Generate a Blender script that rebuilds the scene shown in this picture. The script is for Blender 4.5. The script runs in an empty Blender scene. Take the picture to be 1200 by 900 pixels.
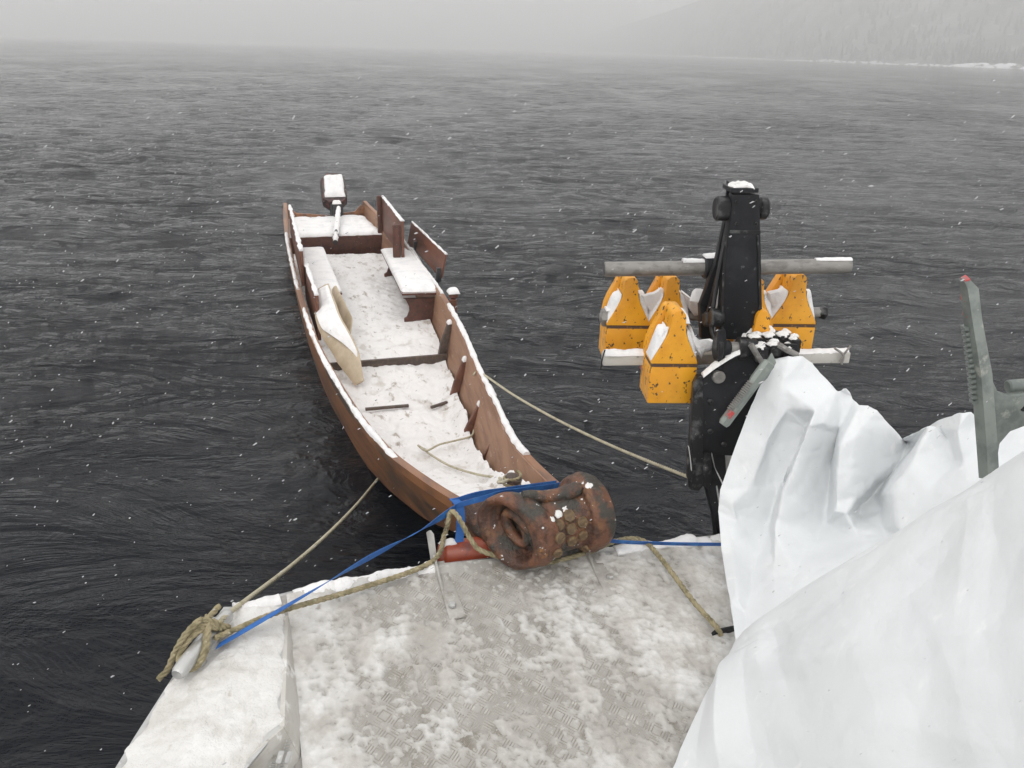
import bpy, bmesh, math, random
import numpy as np
from mathutils import Matrix, Vector
from mathutils.bvhtree import BVHTree
random.seed(7); RNG = np.random.default_rng(7)
SC = bpy.context.scene; COL = SC.collection
rad = math.radians
# ------------------------------------------------------------------ camera
CAM_H, FOC, PITCH, ROLL = 2.6, 970.0, rad(22.0), rad(1.6)
cf = np.array([0, math.cos(PITCH), -math.sin(PITCH)])
cu0 = np.array([0, math.sin(PITCH), math.cos(PITCH)]); cr0 = np.array([1.0, 0, 0])
cr_ = cr0*math.cos(ROLL) + cu0*math.sin(ROLL); cu_ = cu0*math.cos(ROLL) - cr0*math.sin(ROLL)
CP = np.array([0, 0, CAM_H])
cam = bpy.data.objects.new('camera', bpy.data.cameras.new('camera')); COL.objects.link(cam)
cam.matrix_world = Matrix(((cr_[0], cu_[0], -cf[0], 0), (cr_[1], cu_[1], -cf[1], 0), (cr_[2], cu_[2], -cf[2], CAM_H), (0, 0, 0, 1)))
cam.data.sensor_fit = 'HORIZONTAL'; cam.data.angle = 2*math.atan(600/FOC)
cam.data.clip_start = 0.05; cam.data.clip_end = 20000
SC.camera = cam
def ray(x, y): return cf*FOC + cr_*(x-600) - cu_*(y-450)
def atz(x, y, z):
    d = ray(x, y); return CP + d*((z-CAM_H)/d[2])
def aty(x, y, Y):
    d = ray(x, y); return CP + d*(Y/d[1])
# ------------------------------------------------------------------ sky, sun, exposure
SC.view_settings.view_transform = 'Standard'; SC.view_settings.look = 'None'
SC.view_settings.exposure = 0.73; SC.view_settings.gamma = 1.0
SUN_EL, SUN_AZ = rad(52), rad(200)
world = bpy.data.worlds.new('World'); SC.world = world; world.use_nodes = True
nt = world.node_tree; nt.nodes.clear(); N = nt.nodes; LK = nt.links
out = N.new('ShaderNodeOutputWorld'); bg = N.new('ShaderNodeBackground')
sky = N.new('ShaderNodeTexSky'); sky.sky_type = 'NISHITA'; sky.sun_disc = False
sky.sun_elevation = SUN_EL; sky.sun_rotation = SUN_AZ
bw = N.new('ShaderNodeRGBToBW'); LK.new(sky.outputs[0], bw.inputs[0])
tc = N.new('ShaderNodeTexCoord'); sp = N.new('ShaderNodeSeparateXYZ'); LK.new(tc.outputs['Generated'], sp.inputs[0])
mr = N.new('ShaderNodeMapRange'); mr.inputs[1].default_value = 0.0; mr.inputs[2].default_value = 1.0
mr.inputs[3].default_value = 6.9; mr.inputs[4].default_value = 9.6
LK.new(sp.outputs[2], mr.inputs[0])
mx = N.new('ShaderNodeMix'); mx.data_type = 'FLOAT'; mx.inputs[0].default_value = 0.93      # thick snow cloud over the clear sky
LK.new(bw.outputs[0], mx.inputs[2]); LK.new(mr.outputs[0], mx.inputs[3])
tint = N.new('ShaderNodeMix'); tint.data_type = 'RGBA'; tint.blend_type = 'MULTIPLY'; tint.inputs[0].default_value = 1
LK.new(mx.outputs[0], tint.inputs[6]); tint.inputs[7].default_value = (1.0, 0.995, 0.992, 1)
LK.new(tint.outputs[2], bg.inputs[0]); bg.inputs[1].default_value = 0.1; LK.new(bg.outputs[0], out.inputs[0])
sun = bpy.data.objects.new('sun', bpy.data.lights.new('sun', 'SUN')); COL.objects.link(sun)
sun.data.energy = 0.7; sun.data.angle = rad(30); sun.data.color = (1, 0.97, 0.93)
sdir = Vector((math.sin(SUN_AZ)*math.cos(SUN_EL), math.cos(SUN_AZ)*math.cos(SUN_EL), math.sin(SUN_EL)))
sun.rotation_euler = sdir.to_track_quat('Z', 'Y').to_euler(); sun.location = (0, 0, 60)
# ------------------------------------------------------------------ noise
_T = RNG.random((32, 32, 32))
def vnoise(x, y, z=0.0):
    x, y, z = np.broadcast_arrays(np.asarray(x, float), np.asarray(y, float), np.asarray(z, float))
    xi, yi, zi = np.floor(x).astype(int), np.floor(y).astype(int), np.floor(z).astype(int)
    fx, fy, fz = x-xi, y-yi, z-zi
    fx, fy, fz = [t*t*(3-2*t) for t in (fx, fy, fz)]
    r = 0
    for a in (0, 1):
        for b in (0, 1):
            for c in (0, 1):
                r = r + _T[(xi+a) & 31, (yi+b) & 31, (zi+c) & 31]*(fx if a else 1-fx)*(fy if b else 1-fy)*(fz if c else 1-fz)
    return r
def fbm(x, y, z=0.0, o=4):
    r = 0; a = 0.5; t = 0
    for i in range(o):
        k = 2.03**i
        r = r + a*vnoise(np.asarray(x)*k+i*7.3, np.asarray(y)*k+i*3.1, np.asarray(z)*k+i*5.7); t += a; a *= 0.55
    return r/t
def sstep(a, b, x):
    t = np.clip((x-a)/(b-a), 0, 1); return t*t*(3-2*t)
# ------------------------------------------------------------------ materials
def nodes_of(name):
    m = bpy.data.materials.new(name); m.use_nodes = True
    t = m.node_tree; return m, t, t.nodes, t.links, t.nodes['Principled BSDF']
def pm(name, base, rough=0.6, metal=0.0, layers=(), bumps=(), coat=0.0):
    """base colour with layers (colour, (sx,sy,sz) or scale, lo, hi[, detail]) mixed in where noise runs from lo to hi"""
    m, t, n, l, b = nodes_of(name)
    b.inputs['Roughness'].default_value = rough; b.inputs['Metallic'].default_value = metal
    if coat: b.inputs['Coat Weight'].default_value = coat; b.inputs['Coat Roughness'].default_value = 0.3
    tc = n.new('ShaderNodeTexCoord')
    col = None
    def noise(sc, det, off=0.0):
        mp = n.new('ShaderNodeMapping'); s = sc if hasattr(sc, '__len__') else (sc,)*3
        mp.inputs['Scale'].default_value = s; mp.inputs['Location'].default_value = (off, off*1.7, off*0.6)
        l.new(tc.outputs['Object'], mp.inputs[0])
        nz = n.new('ShaderNodeTexNoise'); nz.inputs['Scale'].default_value = 1; nz.inputs['Detail'].default_value = det
        nz.inputs['Roughness'].default_value = 0.6
        l.new(mp.outputs[0], nz.inputs[0]); return nz
    for i, ly in enumerate(layers):
        c, sc, lo, hi = ly[:4]; det = ly[4] if len(ly) > 4 else 5
        nz = noise(sc, det, 3.1*i+1)
        r = n.new('ShaderNodeMapRange'); r.interpolation_type = 'SMOOTHSTEP'
        r.inputs[1].default_value = lo; r.inputs[2].default_value = hi
        l.new(nz.outputs[0], r.inputs[0])
        mx = n.new('ShaderNodeMix'); mx.data_type = 'RGBA'
        l.new(r.outputs[0], mx.inputs[0])
        if col is None: mx.inputs[6].default_value = (*base, 1)
        else: l.new(col, mx.inputs[6])
        mx.inputs[7].default_value = (*c, 1); col = mx.outputs[2]
    if col is None: b.inputs['Base Color'].default_value = (*base, 1)
    else: l.new(col, b.inputs['Base Color'])
    prev = None
    for i, (sc, st, dist) in enumerate(bumps):
        nz = noise(sc, 5, 11+i); bp = n.new('ShaderNodeBump')
        bp.inputs['Strength'].default_value = st; bp.inputs['Distance'].default_value = dist
        l.new(nz.outputs[0], bp.inputs['Height'])
        if prev: l.new(prev, bp.inputs['Normal'])
        prev = bp.outputs[0]
    if prev: l.new(prev, b.inputs['Normal'])
    return m
M = {}
M['snow'] = pm('snow', (.79, .78, .775), .75, layers=[((.69, .685, .685), 9, .45, .7)], bumps=[(55, .5, .01), (260, .35, .003)])
M['trampled'] = pm('trampled snow', (.77, .755, .745), .72, layers=[((.60, .57, .54), (5, 8, 5), .52, .68, 9), ((.40, .355, .315), (7, 13, 7), .575, .68, 10), ((.10, .07, .055), (16, 30, 16), .70, .73, 8)], bumps=[(30, .6, .010), (160, .4, .003)])
def add_thick(m, thin, lo=0.0, hi=1.0):
    """thin slush is see-through and shows the wet metal below: mixed by the real depth stored on the mesh"""
    t = m.node_tree; n = t.nodes; l = t.links; b = n['Principled BSDF']; src = b.inputs['Base Color'].links[0].from_socket
    at = n.new('ShaderNodeAttribute'); at.attribute_name = 'thick'
    r = n.new('ShaderNodeMapRange'); r.inputs[1].default_value = lo; r.inputs[2].default_value = hi; l.new(at.outputs['Fac'], r.inputs[0])
    x = n.new('ShaderNodeMix'); x.data_type = 'RGBA'; l.new(r.outputs[0], x.inputs[0]); x.inputs[6].default_value = (*thin, 1); l.new(src, x.inputs[7]); l.new(x.outputs[2], b.inputs['Base Color'])
M['slush'] = pm('slush', (.80, .795, .785), .6, layers=[((.66, .645, .62), 10, .45, .68, 8), ((.42, .40, .365), 34, .60, .72, 7), ((.86, .86, .86), 6, .55, .7)], bumps=[(60, .7, .008), (240, .5, .003)])
M['deckslush'] = pm('deck slush', (.66, .652, .635), .6, layers=[((.47, .445, .41), 7, .40, .64, 9), ((.36, .335, .30), 3.4, .50, .70, 9), ((.36, .335, .30), 30, .60, .72, 7), ((.72, .715, .70), 4, .52, .66, 8)], bumps=[(60, .7, .006), (240, .5, .003)])
add_thick(M['deckslush'], (.35, .335, .31))
M['platsnow'] = pm('dusty snow', (.70, .69, .67), .7, layers=[((.57, .55, .52), 9, .45, .68, 8), ((.56, .53, .48), (18, 30, 18), .60, .75, 8), ((.76, .755, .74), 6, .55, .7)], bumps=[(45, .8, .010), (200, .6, .004)])
M['tread'] = pm('worn tread metal', (.30, .28, .245), .6, .1, layers=[((.40, .38, .345), 9, .45, .68, 8), ((.20, .185, .16), 14, .55, .72, 7)], bumps=[(80, .3, .002)])
M['frostmetal'] = pm('frosted aluminium', (.32, .305, .28), .6, .1, layers=[((.43, .415, .39), 9, .42, .66, 8), ((.21, .19, .16), 12, .52, .70, 9), ((.50, .485, .455), 45, .56, .72, 7)], bumps=[(80, .3, .002)])
M['alu'] = pm('bare aluminium', (.52, .52, .51), .42, .7, layers=[((.36, .35, .34), 12, .5, .7), ((.72, .72, .71), 40, .6, .75)], bumps=[(90, .2, .001)])
M['grime'] = pm('grimy painted aluminium', (.50, .485, .45), .6, layers=[((.36, .34, .30), (5, 5, 14), .45, .68, 8), ((.22, .20, .17), 26, .60, .72, 7), ((.70, .69, .67), 18, .58, .70, 6)], bumps=[(60, .3, .002)])
M['hull'] = pm('varnished hull wood', (.27, .115, .045), .42, coat=.2, layers=[((.11, .05, .028), (1.2, 14, 9), .4, .65, 8), ((.26, .13, .065), (2.2, 5, 14), .55, .72, 8), ((.07, .052, .038), (.9, 5, 4), .54, .70, 9), ((.36, .25, .18), (20, 50, 40), .66, .75, 4)], bumps=[((3, 60, 60), .25, .003)])
M['inner'] = pm('weathered inner wood', (.30, .165, .10), .65, layers=[((.21, .105, .06), (1.2, 10, 12), .4, .65, 8), ((.38, .25, .19), (2.5, 20, 20), .58, .72, 8), ((.82, .82, .82), 42, .69, .72, 5)], bumps=[((3, 60, 60), .25, .002)])
M['bench'] = pm('dark red bench wood', (.10, .034, .020), .5, layers=[((.055, .02, .013), (3, 18, 18), .4, .65, 8), ((.17, .068, .04), (4, 40, 40), .6, .74, 8), ((.75, .74, .73), 70, .70, .76, 4)], bumps=[((5, 60, 60), .25, .002)])
M['panel'] = pm('brown board', (.15, .058, .034), .5, layers=[((.09, .036, .022), (2, 14, 14), .4, .65, 8), ((.24, .115, .07), (4, 30, 30), .58, .74, 8)], bumps=[((4, 60, 60), .2, .002)])
M['darkwood'] = pm('wet dark wood', (.07, .05, .04), .55, layers=[((.13, .09, .07), (3, 30, 30), .45, .7)], bumps=[((5, 60, 60), .4, .003)])
M['scroll'] = pm('carved bow wood', (.155, .062, .030), .5, coat=.12, layers=[((.19, .085, .032), 11, .50, .66, 7), ((.06, .026, .016), (10, 22, 10), .43, .6, 8), ((.04, .036, .028), 8, .50, .60, 9), ((.30, .145, .045), 13, .61, .72, 6), ((.80, .79, .78), 40, .665, .70, 6)], bumps=[(24, 1.0, .018), (90, .7, .006)])
M['stud'] = pm('carved stud wood', (.19, .115, .05), .5, layers=[((.09, .06, .032), 18, .42, .62, 7), ((.27, .18, .08), 40, .58, .72)], bumps=[(90, .6, .003)])
M['paddle'] = pm('pale paddle wood', (.54, .45, .33), .6, layers=[((.44, .36, .25), (8, 8, 3), .4, .65, 7), ((.30, .22, .15), 12, .62, .75)], bumps=[(60, .3, .002)])
M['yellow'] = pm('chipped yellow paint', (.80, .37, .018), .42, layers=[((.70, .30, .013), 9, .4, .65), ((.09, .05, .02), (50, 50, 36), .63, .67, 2), ((.055, .04, .03), 22, .63, .665, 7)], bumps=[(40, .25, .002)])
M['rust'] = pm('rusty seam', (.09, .05, .03), .7, layers=[((.35, .18, .03), 40, .55, .7)], bumps=[(80, .6, .003)])
M['black'] = pm('black crane paint', (.0095, .010, .012), .42, layers=[((.02, .021, .024), 8, .45, .65, 7), ((.10, .10, .105), 30, .64, .72, 6)], bumps=[(60, .25, .0015)])
M['blacksteel'] = pm('worn black steel', (.018, .018, .019), .4, .2, layers=[((.10, .10, .10), 20, .5, .68, 7), ((.34, .33, .31), 50, .66, .76)], bumps=[(60, .4, .002)])
M['pipe'] = pm('grey steel pipe', (.25, .24, .225), .5, .35, layers=[((.17, .16, .15), (20, 40, 40), .45, .65, 7), ((.36, .35, .33), (30, 60, 60), .6, .75)], bumps=[(70, .3, .0015)])
M['galv'] = pm('galvanised steel', (.23, .255, .235), .45, .35, layers=[((.15, .17, .16), 14, .42, .65, 7), ((.36, .37, .33), 20, .58, .72)], bumps=[(70, .3, .0015)])
M['redpaint'] = pm('worn red paint', (.42, .045, .045), .5, layers=[((.17, .17, .16), 60, .5, .64, 6)], bumps=[(70, .3, .001)])
M['tarp'] = pm('white tarpaulin', (.70, .72, .732), .5, layers=[((.655, .675, .69), 2.5, .45, .7, 6), ((.77, .775, .78), (30, 30, 9), .6, .75, 6)], bumps=[(9, .3, .012), (34, .22, .005), ((400, 400, 400), .12, .0008)])
M['rope'] = pm('olive tan rope', (.33, .28, .17), .85, layers=[((.18, .155, .085), 35, .42, .65), ((.46, .41, .28), 70, .58, .72)], bumps=[(500, .7, .002)])
M['thinrope'] = pm('pale line', (.46, .42, .31), .85, layers=[((.30, .27, .18), 25, .45, .7)], bumps=[(500, .6, .002)])
M['strap'] = pm('blue webbing', (.02, .11, .36), .7, layers=[((.03, .17, .46), 18, .5, .7), ((.012, .06, .21), 40, .58, .72)], bumps=[(420, .5, .001)])
M['fender'] = pm('orange fender', (.27, .045, .015), .35, layers=[((.12, .022, .012), 14, .5, .68), ((.85, .84, .83), 45, .68, .73)], bumps=[(40, .2, .002)])
M['cowl'] = pm('motor cowling', (.045, .028, .025), .35, layers=[((.16, .07, .06), 12, .5, .66)], bumps=[(40, .2, .002)])
M['plastic'] = pm('black plastic', (.02, .02, .022), .4)
M['foam'] = pm('snow flake', (.46, .46, .47), .9)
M['forest'] = pm('snow dusted forest', (.055, .066, .058), .9, layers=[((.16, .17, .165), .06, .45, .65), ((.03, .04, .034), .5, .5, .7)])
M['hill'] = pm('snowy hillside', (.16, .165, .16), .9, layers=[((.06, .07, .062), .05, .4, .6), ((.35, .35, .35), .12, .6, .72)])
M['bank'] = pm('snowy bank', (.82, .82, .83), .8, layers=[((.13, .13, .125), (.16, .16, .5), .50, .58, 8)])
# water
m, t, n, l, b = nodes_of('lake water'); M['water'] = m
b.inputs['Base Color'].default_value = (.003, .0042, .0068, 1); b.inputs['Roughness'].default_value = .06
b.inputs['IOR'].default_value = 1.333; b.inputs['Specular IOR Level'].default_value = .25
tc = n.new('ShaderNodeTexCoord'); prev = None
gm = n.new('ShaderNodeMapping'); gm.inputs['Scale'].default_value = (.10, .055, 1); gm.inputs['Rotation'].default_value = (0, 0, rad(20)); l.new(tc.outputs['Object'], gm.inputs[0])
gn = n.new('ShaderNodeTexNoise'); gn.inputs['Scale'].default_value = 1; gn.inputs['Detail'].default_value = 4; gn.inputs['Distortion'].default_value = 1.5; l.new(gm.outputs[0], gn.inputs[0])
gr_ = n.new('ShaderNodeMapRange'); gr_.interpolation_type = 'SMOOTHSTEP'; gr_.inputs[1].default_value = .36; gr_.inputs[2].default_value = .64; gr_.inputs[3].default_value = .38; gr_.inputs[4].default_value = 1.15; l.new(gn.outputs[0], gr_.inputs[0])   # wind gusts ruffle the lake in patches
for sc, st, ds in (((.40, 1.0, 1), 1.0, .42), ((2.2, 3.8, 1), .85, .080), ((6.5, 9, 1), .5, .014), ((22, 28, 1), .35, .004)):
    mp = n.new('ShaderNodeMapping'); mp.inputs['Scale'].default_value = sc; mp.inputs['Rotation'].default_value = (0, 0, rad(-8))
    l.new(tc.outputs['Object'], mp.inputs[0])
    nz = n.new('ShaderNodeTexNoise'); nz.inputs['Scale'].default_value = 1; nz.inputs['Detail'].default_value = 6; nz.inputs['Distortion'].default_value = 1.1; nz.inputs['Roughness'].default_value = .62
    l.new(mp.outputs[0], nz.inputs[0]); bp = n.new('ShaderNodeBump'); gx_ = n.new('ShaderNodeMath'); gx_.operation = 'MULTIPLY'; gx_.inputs[1].default_value = st; l.new(gr_.outputs[0], gx_.inputs[0]); l.new(gx_.outputs[0], bp.inputs['Strength']); bp.inputs['Distance'].default_value = ds
    l.new(nz.outputs[0], bp.inputs['Height'])
    if prev: l.new(prev, bp.inputs['Normal'])
    prev = bp.outputs[0]
l.new(prev, b.inputs['Normal'])
for k_ in ('black', 'blacksteel'): M[k_].node_tree.nodes['Principled BSDF'].inputs['Specular IOR Level'].default_value = .22
# ------------------------------------------------------------------ object helpers
ORG, ROOT, INV = {}, {}, {}
def mesh_of(name, vf, c, mat, smooth):
    v, f = vf
    me = bpy.data.meshes.new(name); me.from_pydata((np.asarray(v, float)-c).tolist(), [], f)
    me.validate(); me.update()
    if smooth is not None:
        me.shade_smooth()
        if smooth < 179: me.set_sharp_from_angle(angle=rad(smooth))
    if mat: me.materials.append(M[mat] if isinstance(mat, str) else mat)
    return me
def thing(name, label, cat, loc, rotz=0.0, group=None):
    o = bpy.data.objects.new(name, None); COL.objects.link(o); o.empty_display_size = .1
    o.location = [float(a) for a in loc]; o.rotation_euler = (0, 0, rotz)
    o['label'] = label; o['category'] = cat
    if group: o['group'] = group
    ORG[o] = np.zeros(3); ROOT[o] = o
    c, s = math.cos(rotz), math.sin(rotz)
    INV[o] = (np.array(loc, float), np.array([[c, s, 0], [-s, c, 0], [0, 0, 1]]))
    return o
def toL(root, P):
    loc, Rm = INV[root]; return (np.asarray(P, float)-loc) @ Rm.T
def toW(root, P):
    loc, Rm = INV[root]; return np.asarray(P, float) @ Rm + loc
def part(name, vf, mat, parent, smooth=35, label=None, kind=None, world=False):
    v = np.asarray(vf[0], float)
    if world: v = toL(ROOT[parent], v)
    c = (v.max(0)+v.min(0))/2
    o = bpy.data.objects.new(name, mesh_of(name, (v, vf[1]), c, mat, smooth)); COL.objects.link(o)
    o.parent = parent; o.location = (c-ORG[parent]).tolist()
    ORG[o] = c; ROOT[o] = ROOT[parent]
    if label: o['label'] = label
    if kind: o['kind'] = kind
    return o
def solo(name, vf, mat, label=None, cat=None, smooth=35, group=None, kind=None, origin=None):
    v = np.asarray(vf[0], float); c = (v.max(0)+v.min(0))/2; c[2] = v[:, 2].min()
    if origin is not None: c = np.array(origin, float)
    o = bpy.data.objects.new(name, mesh_of(name, vf, c, mat, smooth)); COL.objects.link(o); o.location = c.tolist()
    if label: o['label'] = label
    if cat: o['category'] = cat
    if group: o['group'] = group
    if kind: o['kind'] = kind
    ORG[o] = np.zeros(3); ROOT[o] = o; INV[o] = (c, np.eye(3))
    return o
# ------------------------------------------------------------------ shape helpers, all return (verts, faces)
def comb(*vfs):
    V, F, k = [], [], 0
    for v, f in vfs:
        v = np.asarray(v, float); V.append(v); F += [[i+k for i in q] for q in f]; k += len(v)
    return np.vstack(V), F
def bev(vf, w, seg=2):
    if w <= 0: return vf
    bm = bmesh.new(); vs = [bm.verts.new(p) for p in np.asarray(vf[0]).tolist()]
    for f in vf[1]: bm.faces.new([vs[i] for i in f])
    bmesh.ops.recalc_face_normals(bm, faces=bm.faces)
    bmesh.ops.bevel(bm, geom=list(bm.edges), offset=w, segments=seg, affect='EDGES', profile=.6, clamp_overlap=True)
    bm.verts.index_update(); r = ([v.co[:] for v in bm.verts], [[v.index for v in f.verts] for f in bm.faces]); bm.free()
    return np.array(r[0]), r[1]
def prism(pts, off, w=0.0, seg=2):
    p = np.asarray(pts, float); off = np.asarray(off, float); k = len(p)
    v = np.vstack([p, p+off]); f = [list(range(k))[::-1], [k+i for i in range(k)]]
    f += [[i, (i+1) % k, k+(i+1) % k, k+i] for i in range(k)]
    return bev((v, f), w, seg)
def box(c, h, w=0.0, ax=None, seg=2):
    c = np.asarray(c, float); ax = np.eye(3) if ax is None else np.asarray(ax, float)
    X, Y, Z = [ax[i]*h[i] for i in range(3)]
    return prism([c-X-Y-Z, c+X-Y-Z, c+X+Y-Z, c-X+Y-Z], 2*Z, w, seg)
def smoothpath(pts, n):
    p = np.asarray(pts, float); q = np.vstack([2*p[0]-p[1], p, 2*p[-1]-p[-2]])
    seg = len(p)-1; r = []
    for t in np.linspace(0, seg, n):
        i = min(int(t), seg-1); u = t-i; a, b_, c, d = q[i:i+4]
        r.append(.5*((2*b_)+(-a+c)*u+(2*a-5*b_+4*c-d)*u*u+(-a+3*b_-3*c+d)*u**3))
    return np.array(r)
def frames(p):
    t = np.gradient(p, axis=0); t /= np.linalg.norm(t, axis=1)[:, None]+1e-12
    a = np.array([0, 0, 1.0]) if abs(t[0][2]) < .9 else np.array([1.0, 0, 0])
    n1 = np.cross(t[0], a); n1 /= np.linalg.norm(n1); N1 = [n1]
    for i in range(1, len(p)):
        n1 = N1[-1]-t[i]*(N1[-1]@t[i]); N1.append(n1/(np.linalg.norm(n1)+1e-12))
    N1 = np.array(N1); return t, N1, np.cross(t, N1)
def tube(path, r, k=10, cap=True):
    p = np.asarray(path, float); t, a, b_ = frames(p); r = np.broadcast_to(np.asarray(r, float), (len(p),))
    th = np.linspace(0, 2*math.pi, k, endpoint=False)
    v = p[:, None]+r[:, None, None]*(np.cos(th)[None, :, None]*a[:, None]+np.sin(th)[None, :, None]*b_[:, None])
    m_ = len(p); f = [[i*k+j, i*k+(j+1) % k, (i+1)*k+(j+1) % k, (i+1)*k+j] for i in range(m_-1) for j in range(k)]
    if cap: f += [list(range(k))[::-1], [(m_-1)*k+j for j in range(k)]]
    return v.reshape(-1, 3), f
def arclen(p): return np.concatenate([[0], np.cumsum(np.linalg.norm(np.diff(p, axis=0), axis=1))])
def resample(p, step):
    s = arclen(p); m_ = max(3, int(s[-1]/step)+1); x = np.linspace(0, s[-1], m_)
    return np.stack([np.interp(x, s, p[:, i]) for i in range(3)], 1)
def rope(pts, r, step=None, k=6, lay=7.0, smooth_n=160):
    p = resample(smoothpath(pts, smooth_n), step or r*1.1); t, a, b_ = frames(p); s = arclen(p)
    out_ = []
    for j in range(3):
        ph = s/(r*lay)*2*math.pi+j*2*math.pi/3
        q = p+r*.52*(np.cos(ph)[:, None]*a+np.sin(ph)[:, None]*b_); out_.append(tube(q, r*.56, k))
    return comb(*out_)
def ribbon(pts, ups, w, th=.002, n=60):
    """flat strap along pts; ups gives its width direction at each point"""
    p = smoothpath(pts, n); u = smoothpath(ups, n); u /= np.linalg.norm(u, axis=1)[:, None]
    t = np.gradient(p, axis=0); t /= np.linalg.norm(t, axis=1)[:, None]; nn = np.cross(t, u); nn /= np.linalg.norm(nn, axis=1)[:, None]+1e-9
    R = [p+u*w/2+nn*th/2, p-u*w/2+nn*th/2, p-u*w/2-nn*th/2, p+u*w/2-nn*th/2]
    v = np.stack(R, 1).reshape(-1, 3); f = [[i*4+j, i*4+(j+1) % 4, (i+1)*4+(j+1) % 4, (i+1)*4+j] for i in range(n-1) for j in range(4)]
    return v, f+[[3, 2, 1, 0], [(n-1)*4+j for j in range(4)]]
def grid(P):
    P = np.asarray(P, float); a, b_ = P.shape[:2]
    I = np.arange(a*b_).reshape(a, b_); q = np.stack([I[:-1, :-1], I[1:, :-1], I[1:, 1:], I[:-1, 1:]], -1).reshape(-1, 4)
    return P.reshape(-1, 3), q.tolist()
def catgrid(C, nu, nv):
    C = np.asarray(C, float)
    A = np.stack([smoothpath(C[:, j], nu) for j in range(C.shape[1])], 1)
    return np.stack([smoothpath(A[i], nv) for i in range(nu)], 0)
def loft(secs, cap=True):
    P = np.asarray(secs, float); a, k = P.shape[:2]
    f = [[i*k+j, i*k+(j+1) % k, (i+1)*k+(j+1) % k, (i+1)*k+j] for i in range(a-1) for j in range(k)]
    if cap: f += [list(range(k))[::-1], [(a-1)*k+j for j in range(k)]]
    return P.reshape(-1, 3), f
def lathe(prof, o, ax, k=32):
    """prof: (distance along ax, radius)"""
    ax = np.asarray(ax, float); ax = ax/np.linalg.norm(ax); h = np.array([0, 0, 1.0]) if abs(ax[2]) < .9 else np.array([1.0, 0, 0])
    a = np.cross(h, ax); a /= np.linalg.norm(a); b_ = np.cross(ax, a); th = np.linspace(0, 2*math.pi, k, endpoint=False)
    return loft([np.asarray(o)+ax*x+max(r, 1e-4)*(np.cos(th)[:, None]*a+np.sin(th)[:, None]*b_) for x, r in prof])
def cyl(a, b_, r, k=24, w=0.0):
    a = np.asarray(a, float); b_ = np.asarray(b_, float); h = np.linalg.norm(b_-a)
    if w: return lathe([(0, r-w), (w, r), (h-w, r), (h, r-w)], a, b_-a, k)
    return lathe([(0, r), (h, r)], a, b_-a, k)
def snowstrip(pts, w, h, n=80, seed=0.0, k=7, side=None):
    """uneven ridge of snow lying along pts"""
    p = smoothpath(pts, n); t = np.gradient(p, axis=0); t /= np.linalg.norm(t, axis=1)[:, None]+1e-9
    sd = np.cross(t, [0, 0, 1.0]); sd /= np.linalg.norm(sd, axis=1)[:, None]+1e-9
    s = arclen(p); vw = .35+1.25*fbm(s*11+seed, seed, 0, 4); vh = np.clip(.05+1.9*fbm(s*17+seed, seed+9, 0, 4)-.25, .02, 2)
    th = np.linspace(0, math.pi, k); rows = []
    for q in th: rows.append(p+sd*(math.cos(q)*w/2*vw)[:, None]+np.array([0, 0, 1.0])*((math.sin(q)*h*vh)-.002)[:, None])
    rows.append(p-sd*0-np.array([0, 0, .004]))
    return loft(np.stack(rows, 1))
def snowpad(c00, c10, c11, c01, h, n=(24, 24), seed=0.0, pw=6, amp=.35, sc=9, edge=.0):
    """rounded mound of snow on the four-cornered patch c00..c01"""
    u = np.linspace(0, 1, n[0])[:, None]; v = np.linspace(0, 1, n[1])[None, :]
    c = [np.asarray(q, float) for q in (c00, c10, c11, c01)]
    P = (1-u)[..., None]*(1-v)[..., None]*c[0]+u[..., None]*(1-v)[..., None]*c[1]+u[..., None]*v[..., None]*c[2]+(1-u)[..., None]*v[..., None]*c[3]
    e = (1-np.abs(2*u-1)**pw)*(1-np.abs(2*v-1)**pw)
    hh = h*np.sqrt(np.clip(e, 0, 1))*(1-amp+2*amp*(fbm(P[..., 0]*sc+seed, P[..., 1]*sc+seed, P[..., 2]*sc, 4)))
    wob = edge*(fbm(P[..., 0]*20+seed, P[..., 1]*20, 3.3, 3)-.5)*(1-e)
    P = P+np.array([0, 0, 1.0])*hh[..., None]; P[..., 0] += wob; P[..., 1] += wob
    top = grid(P); B = P.copy(); B[..., 2] -= hh+.004
    k = n[0]*n[1]; I = np.arange(k).reshape(n)
    ring = list(I[0, :])+list(I[1:, -1])+list(I[-1, -2::-1])+list(I[-2:0:-1, 0])
    f = list(top[1])+[[int(r_+k) for r_ in q[::-1]] for q in top[1]]
    f += [[int(ring[i]), int(ring[(i+1) % len(ring)]), int(ring[(i+1) % len(ring)]+k), int(ring[i]+k)] for i in range(len(ring))]
    return np.vstack([top[0], B.reshape(-1, 3)]), f
def blob(c, nrm, r, h, seed=0.0, n=26, k=7):
    """small ragged clump of snow stuck on a surface"""
    c = np.asarray(c, float); nrm = np.asarray(nrm, float)/np.linalg.norm(nrm); a = np.cross(nrm, [.3, .2, .9]); a /= np.linalg.norm(a); b_ = np.cross(nrm, a)
    th = np.linspace(0, 2*math.pi, n, endpoint=False); rr = r*(.35+1.3*fbm(np.cos(th)*1.7+seed, np.sin(th)*1.7, seed, 4))
    rows_ = [c-nrm*.003+rr[:, None]*(np.cos(th)[:, None]*a+np.sin(th)[:, None]*b_)]
    for f in np.linspace(1, .05, k):
        hh = h*math.sqrt(1-f*f)*(.4+1.2*vnoise(np.cos(th)*3*f+seed, np.sin(th)*3*f, seed)) ; rows_.append(c+nrm*hh[:, None]+f*rr[:, None]*(np.cos(th)[:, None]*a+np.sin(th)[:, None]*b_))
    return loft(rows_)
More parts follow.
